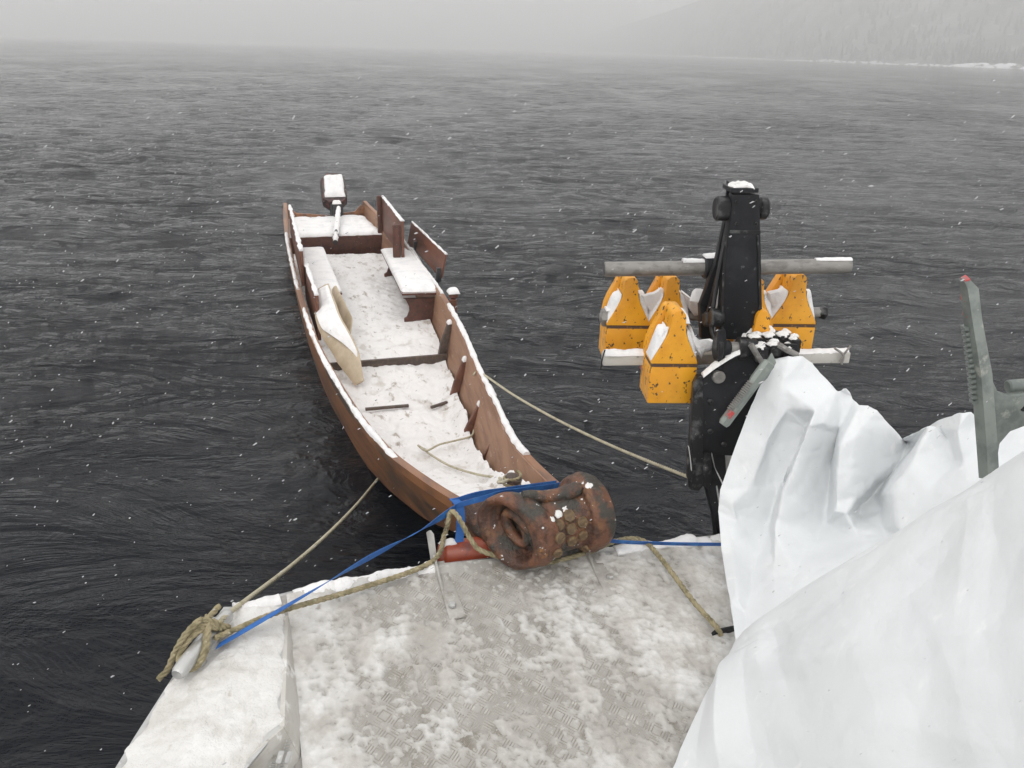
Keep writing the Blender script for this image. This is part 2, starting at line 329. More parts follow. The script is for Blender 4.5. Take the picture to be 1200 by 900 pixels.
# ------------------------------------------------------------------ water, shore, haze
rows = np.concatenate([np.linspace(-6, .4, 20), .5*np.exp(np.linspace(0, math.log(6000), 1080))])
ang = np.linspace(-1.08, 1.08, 620)
D = np.maximum(rows, .5); X = np.tan(ang)[None, :]*np.maximum(D, 2.0)[:, None]; Yv = np.repeat(rows[:, None], len(ang), 1)
spc = np.maximum(np.gradient(rows)[:, None], (np.tan(ang[310])-np.tan(ang[309]))*D[:, None])
Z = np.zeros_like(X); amp_mod = .25+1.5*fbm(X*.05+4, Yv*.035, 0, 3)*(.4+1.2*fbm(X*.5, Yv*.28, 5, 3))
calm = 1-.55*sstep(.5, -.2, (X+1.2)/3)*sstep(9, 4, Yv)
for i in range(110):
    lam = .12*(26**RNG.random()); k = 2*math.pi/lam; th = RNG.normal(math.pi/2+.15, .8)
    a = .0034*lam*(1 if lam < .7 else (.7/lam)**.5)*RNG.uniform(.6, 1.4); ph = RNG.random()*6.28
    w = sstep(2.2, 4.5, lam/spc)
    if w.max() <= 0: continue
    q = np.sin(k*(X*math.cos(th)+Yv*math.sin(th))+ph+1.3*vnoise(X/lam*.35, Yv/lam*.35, i))
    Z += a*w*(q+.35*(1-2*np.abs(q)))
xa, ya = X*math.cos(.16)+Yv*math.sin(.16), Yv*math.cos(.16)-X*math.sin(.16)
for sx_, sy_, am, pw, sd_ in ((.55, 1.5, .017, 7, 3.0), (1.5, 3.8, .007, 5, 8.0)):        # sharp little crests
    wx_ = 1.1*fbm(xa*sx_*1.3+sd_, ya*sy_*.8, sd_, 2); rdg = 1-np.abs(2*fbm(xa*sx_+wx_, ya*sy_+1.4*wx_, sd_, 3)-1)
    Z += am*rdg**pw*sstep(2.0, 5.0, (1/sy_)/np.maximum(spc, 1e-3))*1.4
Z *= amp_mod*calm
water = solo('water', grid(np.stack([X, Yv, Z], -1)), 'water', kind='structure', smooth=180, origin=(0, 0, 0))
# far shore: hillside, forest, snowy bank
gx = np.linspace(-900, 1300, 150)[:, None]; gt = np.linspace(0, 1, 40)[None, :]
def shore_y(x): return 605+.13*np.maximum(255-x, 0)**2-.95*np.clip(x-130, 0, 300)+9*(vnoise(x*.02, 3)-.5)
def hill_z(x, dy):
    hmax = 2+150*sstep(20, 520, x)
    return -1+3*sstep(0, 14, dy)+hmax*sstep(5, 420, dy)*(.75+.5*fbm(x*.006, dy*.006, 2, 3))
hx = gx+0*gt; hd = 500*gt+0*gx
solo('hillside', grid(np.stack([hx, shore_y(hx)+hd, hill_z(hx, hd)], -1)), 'hill', kind='structure', smooth=180)
bx_ = np.linspace(-250, 900, 1400); bz = .5+8*np.clip(fbm(bx_*.11, 1.0, 0, 5)-.42, 0, 1)*(.2+1.6*vnoise(bx_*.013, 8))*sstep(-100, 160, bx_)
by = shore_y(bx_)
solo('snowy_bank', grid(np.stack([np.stack([bx_, by-3, 0*bx_-.3], -1), np.stack([bx_, by-2.0, bz*.55], -1), np.stack([bx_, by+1, bz], -1), np.stack([bx_, by+7, bz*.9], -1)], 0)), 'bank', kind='structure', smooth=60)
tv, tf, kk = [], [], 0
for i in range(9000):
    x = RNG.uniform(0, 820); dy = 6+300*RNG.random()**1.3; y = float(shore_y(x))+dy; z = float(hill_z(x, dy))-.5
    if RNG.random() > sstep(20, 200, x)*(.25+.75*float(vnoise(x*.03, dy*.03, 4))): continue
    h = RNG.uniform(3.5, 8); r = h*RNG.uniform(.2, .34); p0 = RNG.uniform(0, 6)
    for lv in range(3):
        zz = z+h*(.08+.28*lv); rr = r*(1-.27*lv)
        for q in range(5):
            an = p0+lv+q*1.2566; rj = rr*RNG.uniform(.65, 1.25)
            tv.append((x+rj*math.cos(an), y+rj*math.sin(an), zz-h*.05*RNG.random()))
        tv.append((x+RNG.normal(0, .1), y, zz+h*.40)); tf += [[kk+q, kk+(q+1) % 5, kk+5] for q in range(5)]; kk += 6
solo('forest', (np.array(tv), tf), 'forest', label='misty forest of snow dusted conifers on the far hillside', kind='stuff', smooth=None)
hz = solo('haze', box((0, 2500, 117), (6000, 2900, 122)), None, kind='stuff', smooth=None)
m = bpy.data.materials.new('snowy air'); m.use_nodes = True; t = m.node_tree; t.nodes.clear()
o_ = t.nodes.new('ShaderNodeOutputMaterial'); pv = t.nodes.new('ShaderNodeVolumePrincipled')
pv.inputs['Color'].default_value = (.985, .985, .985, 1); pv.inputs['Density'].default_value = .0021; pv.inputs['Anisotropy'].default_value = .2
t.links.new(pv.outputs[0], o_.inputs['Volume']); hz.data.materials.append(m)
SC.cycles.volume_bounces = 3
# ------------------------------------------------------------------ the ship frame: X along the ship towards the camera, Y to the right, Z up
O2 = np.array([-2.15, 9.75]); dv = np.array([2.15, -6.70]); dv /= np.linalg.norm(dv); RZ = math.atan2(dv[1], dv[0])
def shiploc(p):
    q = np.asarray(p, float)[..., :2]-O2; nv_ = np.array([-dv[1], dv[0]])
    return np.concatenate([(q@dv)[..., None], (q@nv_)[..., None], np.asarray(p, float)[..., 2:3]], -1)
def sl(x, y, z): return shiploc(atz(x, y, z))          # pixel on the level z -> ship frame
def sw(p):
    p = np.asarray(p, float); nv_ = np.array([-dv[1], dv[0]])
    xy = O2+p[..., 0:1]*dv+p[..., 1:2]*nv_; return np.concatenate([xy, p[..., 2:3]], -1)
# ------------------------------------------------------------------ the wooden boat
boat = thing('wooden_boat', 'long narrow brown wooden boat full of snow with carved scroll bow', 'boat', sw(np.array([0, 0, 0])), RZ)
_s = np.array([-1.95, -1, .2, 1.5, 2.5, 3.7, 4.6, 5.3, 5.9, 6.3, 6.9, 7.25, 7.5])
_wL = np.array([-.47, -.52, -.56, -.575, -.575, -.55, -.485, -.42, -.35, -.30, -.225, -.19, -.15])
_wR = np.array([.62, .67, .72, .715, .70, .625, .525, .45, .365, .315, .25, .20, .15])
_zg = np.array([.56, .54, .52, .50, .49, .485, .49, .52, .58, .66, .82, .95, 1.03])
_zb = np.array([-.06, -.1, -.1, -.1, -.1, -.1, -.06, .05, .2, .33, .60, .76, .90])
_cl = np.array([.05, .05, .05, .06, .07, .09, .11, .12, .12, .11, .08, .06, .04])
_zf = np.array([.14, .13, .13, .13, .12, .11, .115, .17, .33, .50, .74, .88, .98])
def smi(xs, ys):
    pts = np.stack([xs, ys, 0*xs], 1); fine = smoothpath(pts, 500)
    return lambda s: np.interp(s, fine[:, 0], fine[:, 1])
wL, wR, zg, zb, cl, zf = [smi(_s, a) for a in (_wL, _wR, _zg, _zb, _cl, _zf)]
S = np.linspace(-1.95, 7.5, 110); TH = .028
def section(s):
    L_, R_, g, b0, c = wL(s), wR(s), zg(s), zb(s), cl(s)
    fl = max(b0+.035, zf(s)-.09)
    bul = .012
    return [(s, L_, g), (s, L_+c*.42-bul, g*.55+b0*.45), (s, L_+c, b0), (s, R_-c, b0), (s, R_-c*.42+bul, g*.55+b0*.45), (s, R_, g),
            (s, R_-TH, g+.001), (s, R_-TH-c*.42+bul*.5, g*.55+b0*.45+.01), (s, R_-TH-c*.9, fl), (s, L_+TH+c*.9, fl), (s, L_+TH+c*.42-bul*.5, g*.55+b0*.45+.01), (s, L_+TH, g+.001)]
V, F = loft([section(s) for s in S])
# the outside and the inside are different timbers: two meshes sharing the rim
def sub(F_, keep, k=12): return [f for f in F_ if len(f) == 4 and all((i % k) in keep for i in f)]
def pick(V_, F_):
    ids = sorted({i for f in F_ for i in f}); mp = {a: b_ for b_, a in enumerate(ids)}
    return V_[ids], [[mp[i] for i in f] for f in F_]
part('hull', pick(V, sub(F, {0, 1, 2, 3, 4, 5})+[f for f in F if len(f) > 4]), 'hull', boat, 50)
part('inner_planking', pick(V, [f for f in sub(F, {5, 6, 7, 8, 9, 10, 11, 0}) if not all((i % 12) in (0, 5) for i in f)]), 'inner', boat, 50)
# rubbing rails along the gunwales
for sd, wf in ((-1, wL), (1, wR)):
    ss = np.linspace(-1.95, 7.3, 120)
    prof = [(-.018, .0), (.02, .0), (.02, -.045), (.006, -.05), (-.018, -.03)]
    part('gunwale_rail', loft([[(s, wf(s)+sd*a, zg(s)+.003+b_) for a, b_ in prof] for s in ss]), 'hull', boat, 40)
    ssn = np.linspace(2.2 if sd > 0 else 2.6, 6.6, 60)
    for a, b_, w_, sd_ in ((3.05, 6.35, .042, 1), (.2, 2.7, .03, 2)) if sd > 0 else ((2.95, 6.1, .036, 3), (-.1, 2.3, .035, 4)):
        q = np.linspace(a, b_, 24)
        part('snow_cover', snowstrip(np.stack([q, wf(q)+sd*.001, zg(q)+.004], 1), w_, .024, 140, sd_*3.7), 'snow', boat, 60)
# floor snow: trampled heightfield with dark board gaps
ns, nw = 420, 90
s2 = np.linspace(-.45, 7.2, ns)[:, None]; v2 = np.linspace(0, 1, nw)[None, :]
lo = wL(s2)+TH+cl(s2)*.8; hi = wR(s2)-TH-cl(s2)*.8
w2 = lo+(hi-lo)*v2; zz = zf(s2)+0*v2
front = sstep(3.46, 3.40, s2)          # the after floor stands a step higher
zz = zz+.045*front
tr = fbm(s2*5, w2*5, 0, 5); tr2 = fbm(s2*17, w2*17, 3, 4)
zz = zz+.085*(tr-.5)+.026*(tr2-.5)-.03*np.maximum(0, .42-fbm(s2*8, w2*8, 9, 2))*4*sstep(3.3, 3.8, s2)*sstep(5.6, 5.0, s2)
zz += .07*sstep(.82, 1.0, v2)*(1+0*s2)*sstep(3.4, 4.2, s2)*(.4+1.2*vnoise(s2*6, 1.0))+.03*sstep(.12, 0, v2)
for gs, g0, g1, gw in ((4.32, .02, .36, .018), (4.33, .60, .8, .02), (2.62, .25, .4, .02), (5.0, .1, .3, .02)):
    zz -= .05*np.exp(-((s2-gs-.02*np.sin(w2*9))/gw)**2)*sstep(g0-.04, g0+.04, v2)*sstep(g1+.04, g1-.04, v2)*(.3+1.2*vnoise(s2*30, w2*30))
for gs, gv, r in ((3.95, .55, .17), (4.6, .35, .2), (4.15, .8, .12)):
    zz -= .03*np.exp(-((s2-gs)/r)**2-((v2-gv)/.2)**2)*(.2+1.4*vnoise(s2*26, w2*26, 5))
part('floor_snow', grid(np.stack([s2+0*v2, w2, zz], -1)), 'trampled', boat, 180)
part('step_beam', box(((3.44), float(wL(3.44)+wR(3.44))/2+.03, .135), (.016, .5, .04), .004), 'darkwood', boat)
for s0, r, al in ((4.33, .17, .9),):
    pass
# dark strips of bare wet board where boots have cleared the snow
def strip(x0, y0, x1, y1, z, wd, nm='floor_board'):
    a, b_ = sl(x0, y0, z), sl(x1, y1, z); t_ = (b_-a)/np.linalg.norm(b_-a); q = np.array([-t_[1], t_[0], 0])*wd
    part(nm, prism([a-q, b_-q*.8, b_+q, a+q*.7], (0, 0, -.02), .003), 'darkwood', boat)
strip(428, 478, 479, 474, .135, .014); strip(505, 476, 524, 470, .135, .012)
# stern: raised after-deck with snow, front board, transom
za = .36
q00, q10 = sl(349, 275, za), sl(441, 277, za); sA = float((q00[0]+q10[0])/2)
sD = sA-1.15
dl = [(sA, float(wL(sA))+.03, za), (sA, float(wR(sA))-.03, za), (sD, float(wR(-1.5))-.06, za), (sD, float(wL(-1.5))+.04, za)]
part('after_deck', prism([(a, b_, za-.03) for a, b_, c_ in dl], (0, 0, .03), .004), 'bench', boat)
part('after_deck_front', prism([(sA+.01, dl[0][1], za-.003), (sA+.01, dl[1][1], za-.003), (sA+.01, dl[1][1]-.03, .12), (sA+.01, dl[0][1]+.03, .12)], (.025, 0, 0), .004), 'bench', boat)
part('snow_cover', snowpad((sA+.03, dl[0][1], za), (sA+.03, dl[1][1], za), (sD, dl[2][1], za), (sD, dl[3][1], za), .05, (50, 50), 2.2, 12, .7, 7, .05), 'snow', boat, 180)
tp = [(sD-.02, dl[3][1]-.05, .0), (sD-.02, dl[2][1]+.05, .0), (sD-.02, dl[2][1]+.06, .5), (sD-.02, dl[2][1]-.04, .53), (sD-.02, dl[2][1]-.12, .44), (sD-.02, 0.08, .40), (sD-.02, dl[3][1]+.12, .44), (sD-.02, dl[3][1]+.03, .53), (sD-.02, dl[3][1]-.06, .5)]
part('transom', prism(tp, (-.04, 0, 0), .006), 'hull', boat)
# side boards (backrests) stood along the rails
def board(name, pA, pB, zt, h, lean, th=.018, mat='panel', rake=0.0, snow=True):
    a, b_ = sl(*pA, zt), sl(*pB, zt); t_ = b_-a; t_[2] = 0; t_ /= np.linalg.norm(t_); nn = np.array([-t_[1], t_[0], 0])
    dn = np.array([0, 0, -h])+nn*lean
    poly = [a, b_, b_+dn, a+dn-t_*rake]
    o = part(name, prism(poly, nn*th, .005), mat, boat)
    if snow: part('snow_cover', snowstrip([a+nn*th*.5, (a+b_)/2+nn*th*.5, b_+nn*th*.5], th*1.4, .016, 50, zt*13+a[0]), 'snow', o, 60)
    return o, a, b_, nn, t_
board('side_board', (338, 241), (351, 294), .80, .34, 0.0, .03)
board('side_board', (355, 304), (369, 346), .66, .40, .0, .03)
o, a, b_, nn, t_ = board('side_board', (447, 230), (470, 259), .90, .42, 0.0, .03)
part('board_post', box(b_+np.array([0, 0, -.24])-nn*.05-t_*.03, (.03, .04, .2), .018, [t_, nn, (0, 0, 1)]), 'bench', boat)
part('board_post', box(a+np.array([0, 0, -.22])-nn*.03, (.03, .03, .23), .015, [t_, nn, (0, 0, 1)]), 'bench', boat)
board('side_board', (482, 260), (522, 298), .72, .24, -.05, .02)
for x, y in ((487, 290), (514, 322)):
    p = sl(x, y, .52); part('board_bracket', box(p+np.array([0, 0, .0]), (.02, .02, .07), .004), 'plastic', boat)
# rail end knob
p = sl(531, 350, .53); part('rail_knob', comb(cyl(p+[0, 0, -.14], p+[0, 0, .0], .035, 14, .01), lathe([(0, .02), (.02, .045), (.05, .045), (.07, .02)], p, (0, 0, 1), 14)), 'panel', boat)
part('snow_cover', snowpad(p+[-.05, -.05, .06], p+[.06, -.05, .06], p+[.06, .05, .06], p+[-.05, .05, .06], .04, (12, 12), 5, 3), 'snow', boat, 180)
# ribs standing against the sides
def rib(s, side, top, w_in, th=.036, mat='panel', foot=.14):
    wf = wR if side > 0 else wL; z0 = zf(s)-.05; zt = zg(s)-.02-top
    e = wf(s)-side*(TH+.002); c = cl(s)*.9
    poly = [(s, e, zt), (s, e-side*w_in*.7, zt-.012), (s, e-side*(c*.5+w_in*1.1), (zt+z0)/2), (s, e-side*(c+w_in*.9), z0+.05), (s, e-side*(c+w_in*.9), z0), (s, e-side*c, z0)]
    o = part('rib', prism(poly, (th, 0, 0), .005), mat, boat)
    part('snow_cover', snowpad((s-.01, e-side*w_in*.7, zt-.005), (s+th+.01, e-side*w_in*.7, zt-.005), (s+th+.01, e, zt), (s-.01, e, zt), .03, (8, 8), s, 3), 'snow', o, 180)
rib(3.36, 1, .03, .06, .05, 'darkwood'); rib(4.20, 1, .06, .055); rib(4.95, 1, .12, .05, .03)
rib(3.75, -1, .10, .06); rib(4.98, -1, .08, .04); rib(5.55, 1, .10, .02, .02)
# scroll bow --------------------------------------------------------
AXa = rad(10); tilt = rad(1)
ax = np.array([math.sin(AXa)*-1*math.cos(tilt), math.cos(AXa)*math.cos(tilt), math.sin(tilt)])   # from the left end to the right end
sc0 = sl(647, 611, 1.055)
prof = [(-.095, .001), (-.10, .055), (-.10, .098), (-.135, .108), (-.168, .118), (-.186, .130), (-.188, .142), (-.175, .152), (-.145, .156), (-.118, .152), (-.098, .146), (-.082, .131), (-.04, .126), (0, .123), (.04, .124), (.07, .126), (.084, .130), (.094, .150), (.13, .158), (.16, .154), (.176, .142), (.178, .12), (.172, .10), (.13, .09), (.13, .001)]
pp = smoothpath([(a, b_, 0) for a, b_ in prof], 90)
DV, DF = lathe([(a*1.04, max(b_, .001)*.90) for a, b_, _ in pp], sc0, ax, 96)
rel = DV-sc0; along = rel@ax; rd = rel-np.outer(along, ax); rl = np.linalg.norm(rd, axis=1)+1e-9
wob = 1+.16*(fbm(DV[:, 0]*8, DV[:, 1]*8, DV[:, 2]*8, 4)-.5)+.05*(vnoise(DV[:, 0]*26, DV[:, 1]*26, DV[:, 2]*26)-.5)
# carved flutes on the right flange, worn flats elsewhere
h_ = np.cross(ax, [0, 0, 1.0]); h_ /= np.linalg.norm(h_); ang_ = np.arctan2(rd[:, 2], rd@h_)
flute = .012*np.cos(ang_*34)*sstep(.10, .125, along)*sstep(.17, .15, along)
along = along+.45*(DV[:, 0]-sc0[0])*sstep(.03, -.12, along)
pdir = np.array([.62, 0, -.78]); pdir -= ax*(pdir@ax); pdir /= np.linalg.norm(pdir); qdir = np.cross(ax, pdir)
kq = 1-.48*sstep(.15, .085, rl)*sstep(-.02, -.08, along)
rd = rd-np.outer((1-kq)*(rd@qdir)-.018*sstep(.14, .06, rl)*(along < -.03), qdir)
DV = sc0+np.outer(along, ax)+rd*(wob+flute)[:, None]
scroll = part('scroll_bow', (DV, DF), 'scroll', boat, 60)
# the volute: a spiral ridge in the left end
th_ = np.linspace(0, 2*math.pi*1.55, 90); e1 = np.cross(ax, [0, 0, 1.0]); e1 /= np.linalg.norm(e1); e2 = np.cross(e1, ax)
rr_ = .022+.072*(th_/th_[-1]); hgt = -.104-.03*np.sin(np.clip(th_/th_[-1], 0, 1)*math.pi*.9)
sp_ = sc0+np.outer(hgt, ax)+(rr_*np.cos(-th_+2.2))[:, None]*e1+(rr_*np.sin(-th_+2.2))[:, None]*e2
sr_ = sp_-sc0; sp_ = sp_-np.outer(.48*(sr_@qdir)-.018, qdir)
sp_ = sp_+np.outer(.45*(sp_[:, 0]-sc0[0]), ax)
part('volute_ridge', tube(sp_, np.interp(th_/th_[-1], [0, .1, .8, 1], [.008, .017, .02, .012]), 10), 'scroll', scroll, 60)
bvh = BVHTree.FromPolygons([Vector(a) for a in toW(boat, DV).tolist()], DF)
def hit(x, y):
    d_ = ray(x, y); d_ = d_/np.linalg.norm(d_); h0 = bvh.ray_cast(Vector(CP), Vector(d_))
    return (None, None) if h0[0] is None else (np.array(h0[0]), np.array(h0[1]))
for i, (x, y, r) in enumerate([(666.7, 604.6, .024), (654, 615.7, .022), (682, 611.8, .021), (669, 620, .022), (656, 630.5, .021), (683, 627, .02), (669.8, 634, .021), (653, 648, .019), (686, 642, .019)]):
    P, Nn = hit(x, y)
    if P is None: continue
    Nn = Nn if Nn@(CP-P) > 0 else -Nn
    st_ = lathe([(-.006, r), (.004, r), (.008, r*.86), (.007, r*.5), (.009, r*.3), (.009, .001)], P, Nn, 7 if i in (0, 3, 5) else 12)
    part('carved_stud', st_, 'stud', scroll, 40, world=True)
ck_ = [sl(545, 592, 1.0), sl(553, 605, .97), sl(566, 624, .94), sl(586, 642, .925), sl(612, 652, .93)]
part('bow_cheek', tube(smoothpath([q+np.array([-.03, .03, 0]) for q in ck_], 30), np.interp(np.linspace(0, 1, 30), [0, .3, .7, 1], [.05, .062, .06, .03]), 16), 'scroll', boat, 60)
# lip roll lying along the top of the waist and the neck timber under it
lp = [np.array(hit(x, y)[0]) if hit(x, y)[0] is not None else atz(x, y, 1.17) for x, y in ((612, 581), (640, 584), (664, 580), (682, 571))]
lp = toL(boat, np.array(lp)); lp[:, 2] += .006
part('lip_roll', tube(smoothpath(lp, 30), np.interp(np.linspace(0, 1, 30), [0, .12, .5, .9, 1], [.012, .02, .026, .026, .012]), 14), 'scroll', scroll, 60)
for x, y, s_ in ((648, 608, .011), (655, 602, .016), (662, 597, .013), (690, 569, .015), (674, 604, .007), (636, 588, .008), (700, 607, .004), (648, 652, .004)):
    P, Nn = hit(x, y)
    if P is None: continue
    Nn = Nn if Nn@(CP-P) > 0 else -Nn
    part('snow_cover', blob(P-Nn*.001, Nn, s_*.95, s_*.16, x*.37, 40, 6), 'slush', scroll, 60, world=True)
# fore bitt with its rope ring
kb = sl(600, 574, .95)
part('bow_bitt', comb(cyl(kb+[0, 0, -.06], kb+[0, 0, .035], .022, 16, .006), lathe([(0, .018), (.012, .034), (.03, .034), (.042, .015)], kb+[0, 0, .03], (.15, .2, 1), 16)), 'darkwood', boat)
# ------------------------------------------------------------------ benches in the boat
def bench(label, pts, z, legs, seed, ends):
    """pts: four seat corners in the picture (back left, back right, front right, front left) on the level z"""
    c = [sl(x, y, z) for x, y in pts]; cen = sum(c)/4; base = sw(np.array([cen[0], cen[1], .13]))
    b = thing('wooden_bench', label, 'bench', base, RZ, 'benches in the wooden boat')
    loc = [q-np.array([cen[0], cen[1], .13]) for q in c]
    part('seat', prism([q-[0, 0, .03] for q in loc], (0, 0, .03), .008), 'bench', b)
    part('snow_cover', snowpad(*[q-np.array([0, 0, .004]) for q in loc], .045, (40, 26), seed, 8, .25, 4), 'snow', b, 180)
    for e in ends:
        f0, f1 = (loc[3], loc[2]) if e else (loc[0], loc[1])
        t_ = (f1-f0); wd = np.linalg.norm(t_); t_ /= wd; sg = -1 if e else 1
        nn = np.array([t_[1], -t_[0], 0]); nn *= -1 if nn[0] > 0 else 1
        nn = nn if e else -nn; H = loc[0][2]-.03
        o0 = f0+nn*.05; o0[2] = 0
        out2 = [(.06, 0), (.05, .08), (.13, .10), (.20, .17), (.19, .22), (.10, .30), (.04, H), (.97, H), (.93, .27), (.86, .18), (.90, .10), (.97, .07), (.97, 0), (.72, 0), (.62, .03), (.40, .03), (.30, 0)]
        out2 = [(u, min(v/.36*H, H)) for u, v in out2]
        part('end_panel', prism([o0+t_*u*wd+np.array([0, 0, v]) for u, v in out2], nn*.03, .004), 'bench', b)
    return b
bench('wooden bench with carved end panel by the right side of the boat', [(446, 292), (484, 290), (514, 342), (471, 343)], .47, 2, 1.0, (0, 1))
bench('snow covered bench along the left side of the boat behind the paddle', [(352, 291), (379, 290), (401, 342), (362, 346)], .43, 2, 6.0, (0, 1))
# ------------------------------------------------------------------ outboard motor
mb = sw(np.array([sD-.02, .06, 0]))
mot = thing('outboard_motor', 'old outboard motor with snowy cowling clamped to the boat stern', 'outboard motor', mb, RZ)
def ml(x, y, z): return toL(mot, atz(x, y, z))
zt_ = .90
tl, tr_ = ml(375, 207, zt_), ml(404, 207, zt_); wm = abs(tr_[1]-tl[1])/2; cy = (tl[1]+tr_[1])/2
sx = -.06
cow = []
for z_, a, b_, hw in ((.44, -.20, .06, wm*.72), (.50, -.25, .10, wm*.9), (.60, -.29, .15, wm), (.72, -.30, .15, wm), (.79, -.29, .06, wm*.97), (.84, -.27, -.08, wm*.86)):
    r_ = .075; cow.append([(a+sx, cy-hw+r_, z_), (a+sx+r_, cy-hw, z_), (b_+sx-r_, cy-hw, z_), (b_+sx, cy-hw+r_, z_), (b_+sx, cy+hw-r_, z_), (b_+sx-r_, cy+hw, z_), (a+sx+r_, cy+hw, z_), (a+sx, cy+hw-r_, z_)])
ca_, sa_ = math.cos(rad(36)), math.sin(rad(36)); pv_ = np.array([.0, 0, .60])
def kick(P):
    q = np.asarray(P, float)-pv_; return np.stack([q[..., 0]*ca_+q[..., 2]*sa_, q[..., 1], -q[..., 0]*sa_+q[..., 2]*ca_], -1)+pv_+[-.04, 0, -.04]
part('cowling', loft(kick(np.array(cow))), 'cowl', mot, 40)
part('snow_cover', snowpad(*kick(np.array([(-.20+sx, cy-wm*.76, .838), (.12+sx, cy-wm*.82, .778), (.12+sx, cy+wm*.80, .778), (-.23+sx, cy+wm*.80, .842)])), .04, (40, 30), 3.3, 8, .6, 9, .03), 'snow', mot, 180)
part('motor_bracket', comb(box((.06, cy+.01, .47), (.07, .085, .10), .015), box((.14, cy+.01, .50), (.05, .055, .09), .012)), 'plastic', mot)
part('motor_leg', loft([[(-.20, cy-.05, z_), (-.03, cy-.05, z_), (-.03, cy+.05, z_), (-.20, cy+.05, z_)] for z_ in (.46, -.4)]), 'plastic', mot)
ta, tb = np.array([.17, cy+.03, .52]), toL(mot, atz(393, 284, .37))
part('tiller', tube(smoothpath([ta, (ta+tb)/2+[0, 0, .02], tb], 14), np.interp(np.linspace(0, 1, 14), [0, .7, .75, 1], [.022, .022, .034, .03]), 10), 'plastic', mot, 50)
part('snow_cover', snowstrip([ta+[0, 0, .012], (ta+tb)/2+[0, 0, .034], tb+[0, 0, .02]], .065, .035, 40, 1.2), 'snow', mot, 60)
part('snow_cover', snowpad((.06, cy-.05, .57), (.19, cy-.05, .585), (.19, cy+.07, .585), (.06, cy+.07, .57), .05, (14, 14), 9, 4), 'snow', mot, 180)
# ------------------------------------------------------------------ paddles in the boat
def paddle(label, pts, zs, wid, seed, flat, snow=True):
    """blade along picture points on given levels"""
    P = np.array([atz(x, y, z) for (x, y), z in zip(pts, zs)]); base = P[0].copy(); base[2] = P[:, 2].min()
    o = thing('paddle', label, 'paddle', base, 0, 'paddles lying in the boat')
    p = smoothpath(P, 40)-base; u = np.linspace(0, 1, 40); w_ = np.interp(u, np.linspace(0, 1, len(wid)), wid)
    t_ = np.gradient(p, axis=0); t_ /= np.linalg.norm(t_, axis=1)[:, None]
    sd = np.array(flat)[None, :]-t_*(t_@np.array(flat))[:, None]; sd /= np.linalg.norm(sd, axis=1)[:, None]; nn = np.cross(t_, sd)
    T = .016
    secs = np.stack([p+sd*w_[:, None]*a+nn*b_*T for a, b_ in ((-1, -.3), (-.6, -1), (.6, -1), (1, -.3), (1, .3), (.6, 1), (-.6, 1), (-1, .3))], 1)
    part('blade', loft(secs), 'paddle', o, 50)
    if snow:
        k0, k1 = 0, 30; a, b_ = p[k0], p[k1]
        up = np.where((nn[:, 2] > 0)[:, None], nn, -nn)
        rows_ = np.stack([p+sd*w_[:, None]*a*.9+up*(T*.9+.024*math.sqrt(max(0, 1-a*a))*(.5+fbm(u*9+seed, a*3, 0, 3)))[:, None]*np.interp(u, [0, .04, .6, .82], [.2, 1, .9, .3])[:, None] for a in np.linspace(-1, 1, 13)], 1)
        for i_ in range(40):                                          # the low edge is bare
            lo_ = np.interp(u[i_], [0, .4, .62, .82], [-1, -.75, .15, .95]); q_ = np.linspace(lo_, 1, 13)
            rows_[i_] = np.stack([np.interp(q_, np.linspace(-1, 1, 13), rows_[i_, :, c_]) for c_ in range(3)], 1)
        part('snow_cover', grid(rows_[:34]), 'snow', o, 180)
    return o
paddle('broad pale wooden paddle half under snow leaning on left gunwale', [(377, 338), (385, 375), (404, 410), (421, 449)], [.57, .50, .36, .16], [.075, .105, .105, .095, .04], 1.0, (.85, .25, .55))
paddle('second pale paddle blade on its edge behind the broad snowy one', [(392, 338), (398, 362), (406, 382), (408, 398)], [.46, .40, .30, .24], [.03, .08, .085, .025], 4.0, (.55, .1, .8), False)
# ------------------------------------------------------------------ work boat: sloped foredeck, side platform, fittings
ship = thing('work_boat', 'snowy aluminium foredeck of a work boat with raised left corner', 'boat', sw(np.array([7.6, -.2, .9])), RZ)
OFF = np.array([7.6, -.2, .9])
def S3(s, w, z): return np.array([s, w, z])-OFF
def zdeck(s): return .895-.19*(s-7.62)
E_ = [(-1.134, 7.585), (-1.0, 7.545), (-.8, 7.515), (-.43, 7.50), (-.14, 7.52), (.245, 7.565), (.66, 7.59), (1.6, 7.62)]
ew = np.array([a for a, b_ in E_]); es = np.array([b_ for a, b_ in E_])
def edge_s(w): return np.interp(w, ew, es)
# deck plate
wv = np.linspace(-.95, 1.6, 60); dk = []
top = [[S3(edge_s(w)+.02+f*(10.4-edge_s(w)), w, zdeck(edge_s(w)+.02+f*(10.4-edge_s(w)))) for f in (0, .05, .3, .6, 1)] for w in wv]
P = np.array(top); B = P-[0, 0, .03]
dp = comb(grid(P), grid(B[:, ::-1]))
part('deck_plate', dp, 'frostmetal', ship, None)
# front lip with the hull plating below it
lipw = np.linspace(-1.134, 1.6, 70)
lip = [[S3(edge_s(w), w, .86), S3(edge_s(w), w, .902), S3(edge_s(w)+.012, w, .906), S3(edge_s(w)+.035, w, .904), S3(edge_s(w)+.035, w, .86)] for w in lipw]
part('bow_lip', loft(lip), 'alu', ship, 40)
hullp = [[S3(edge_s(w)+.02, w, .87), S3(edge_s(w)+.30, w*.97, .3), S3(edge_s(w)+.6, w*.9, -.3)] for w in lipw]
part('bow_plating', grid(np.array(hullp)), 'alu', ship, 60)
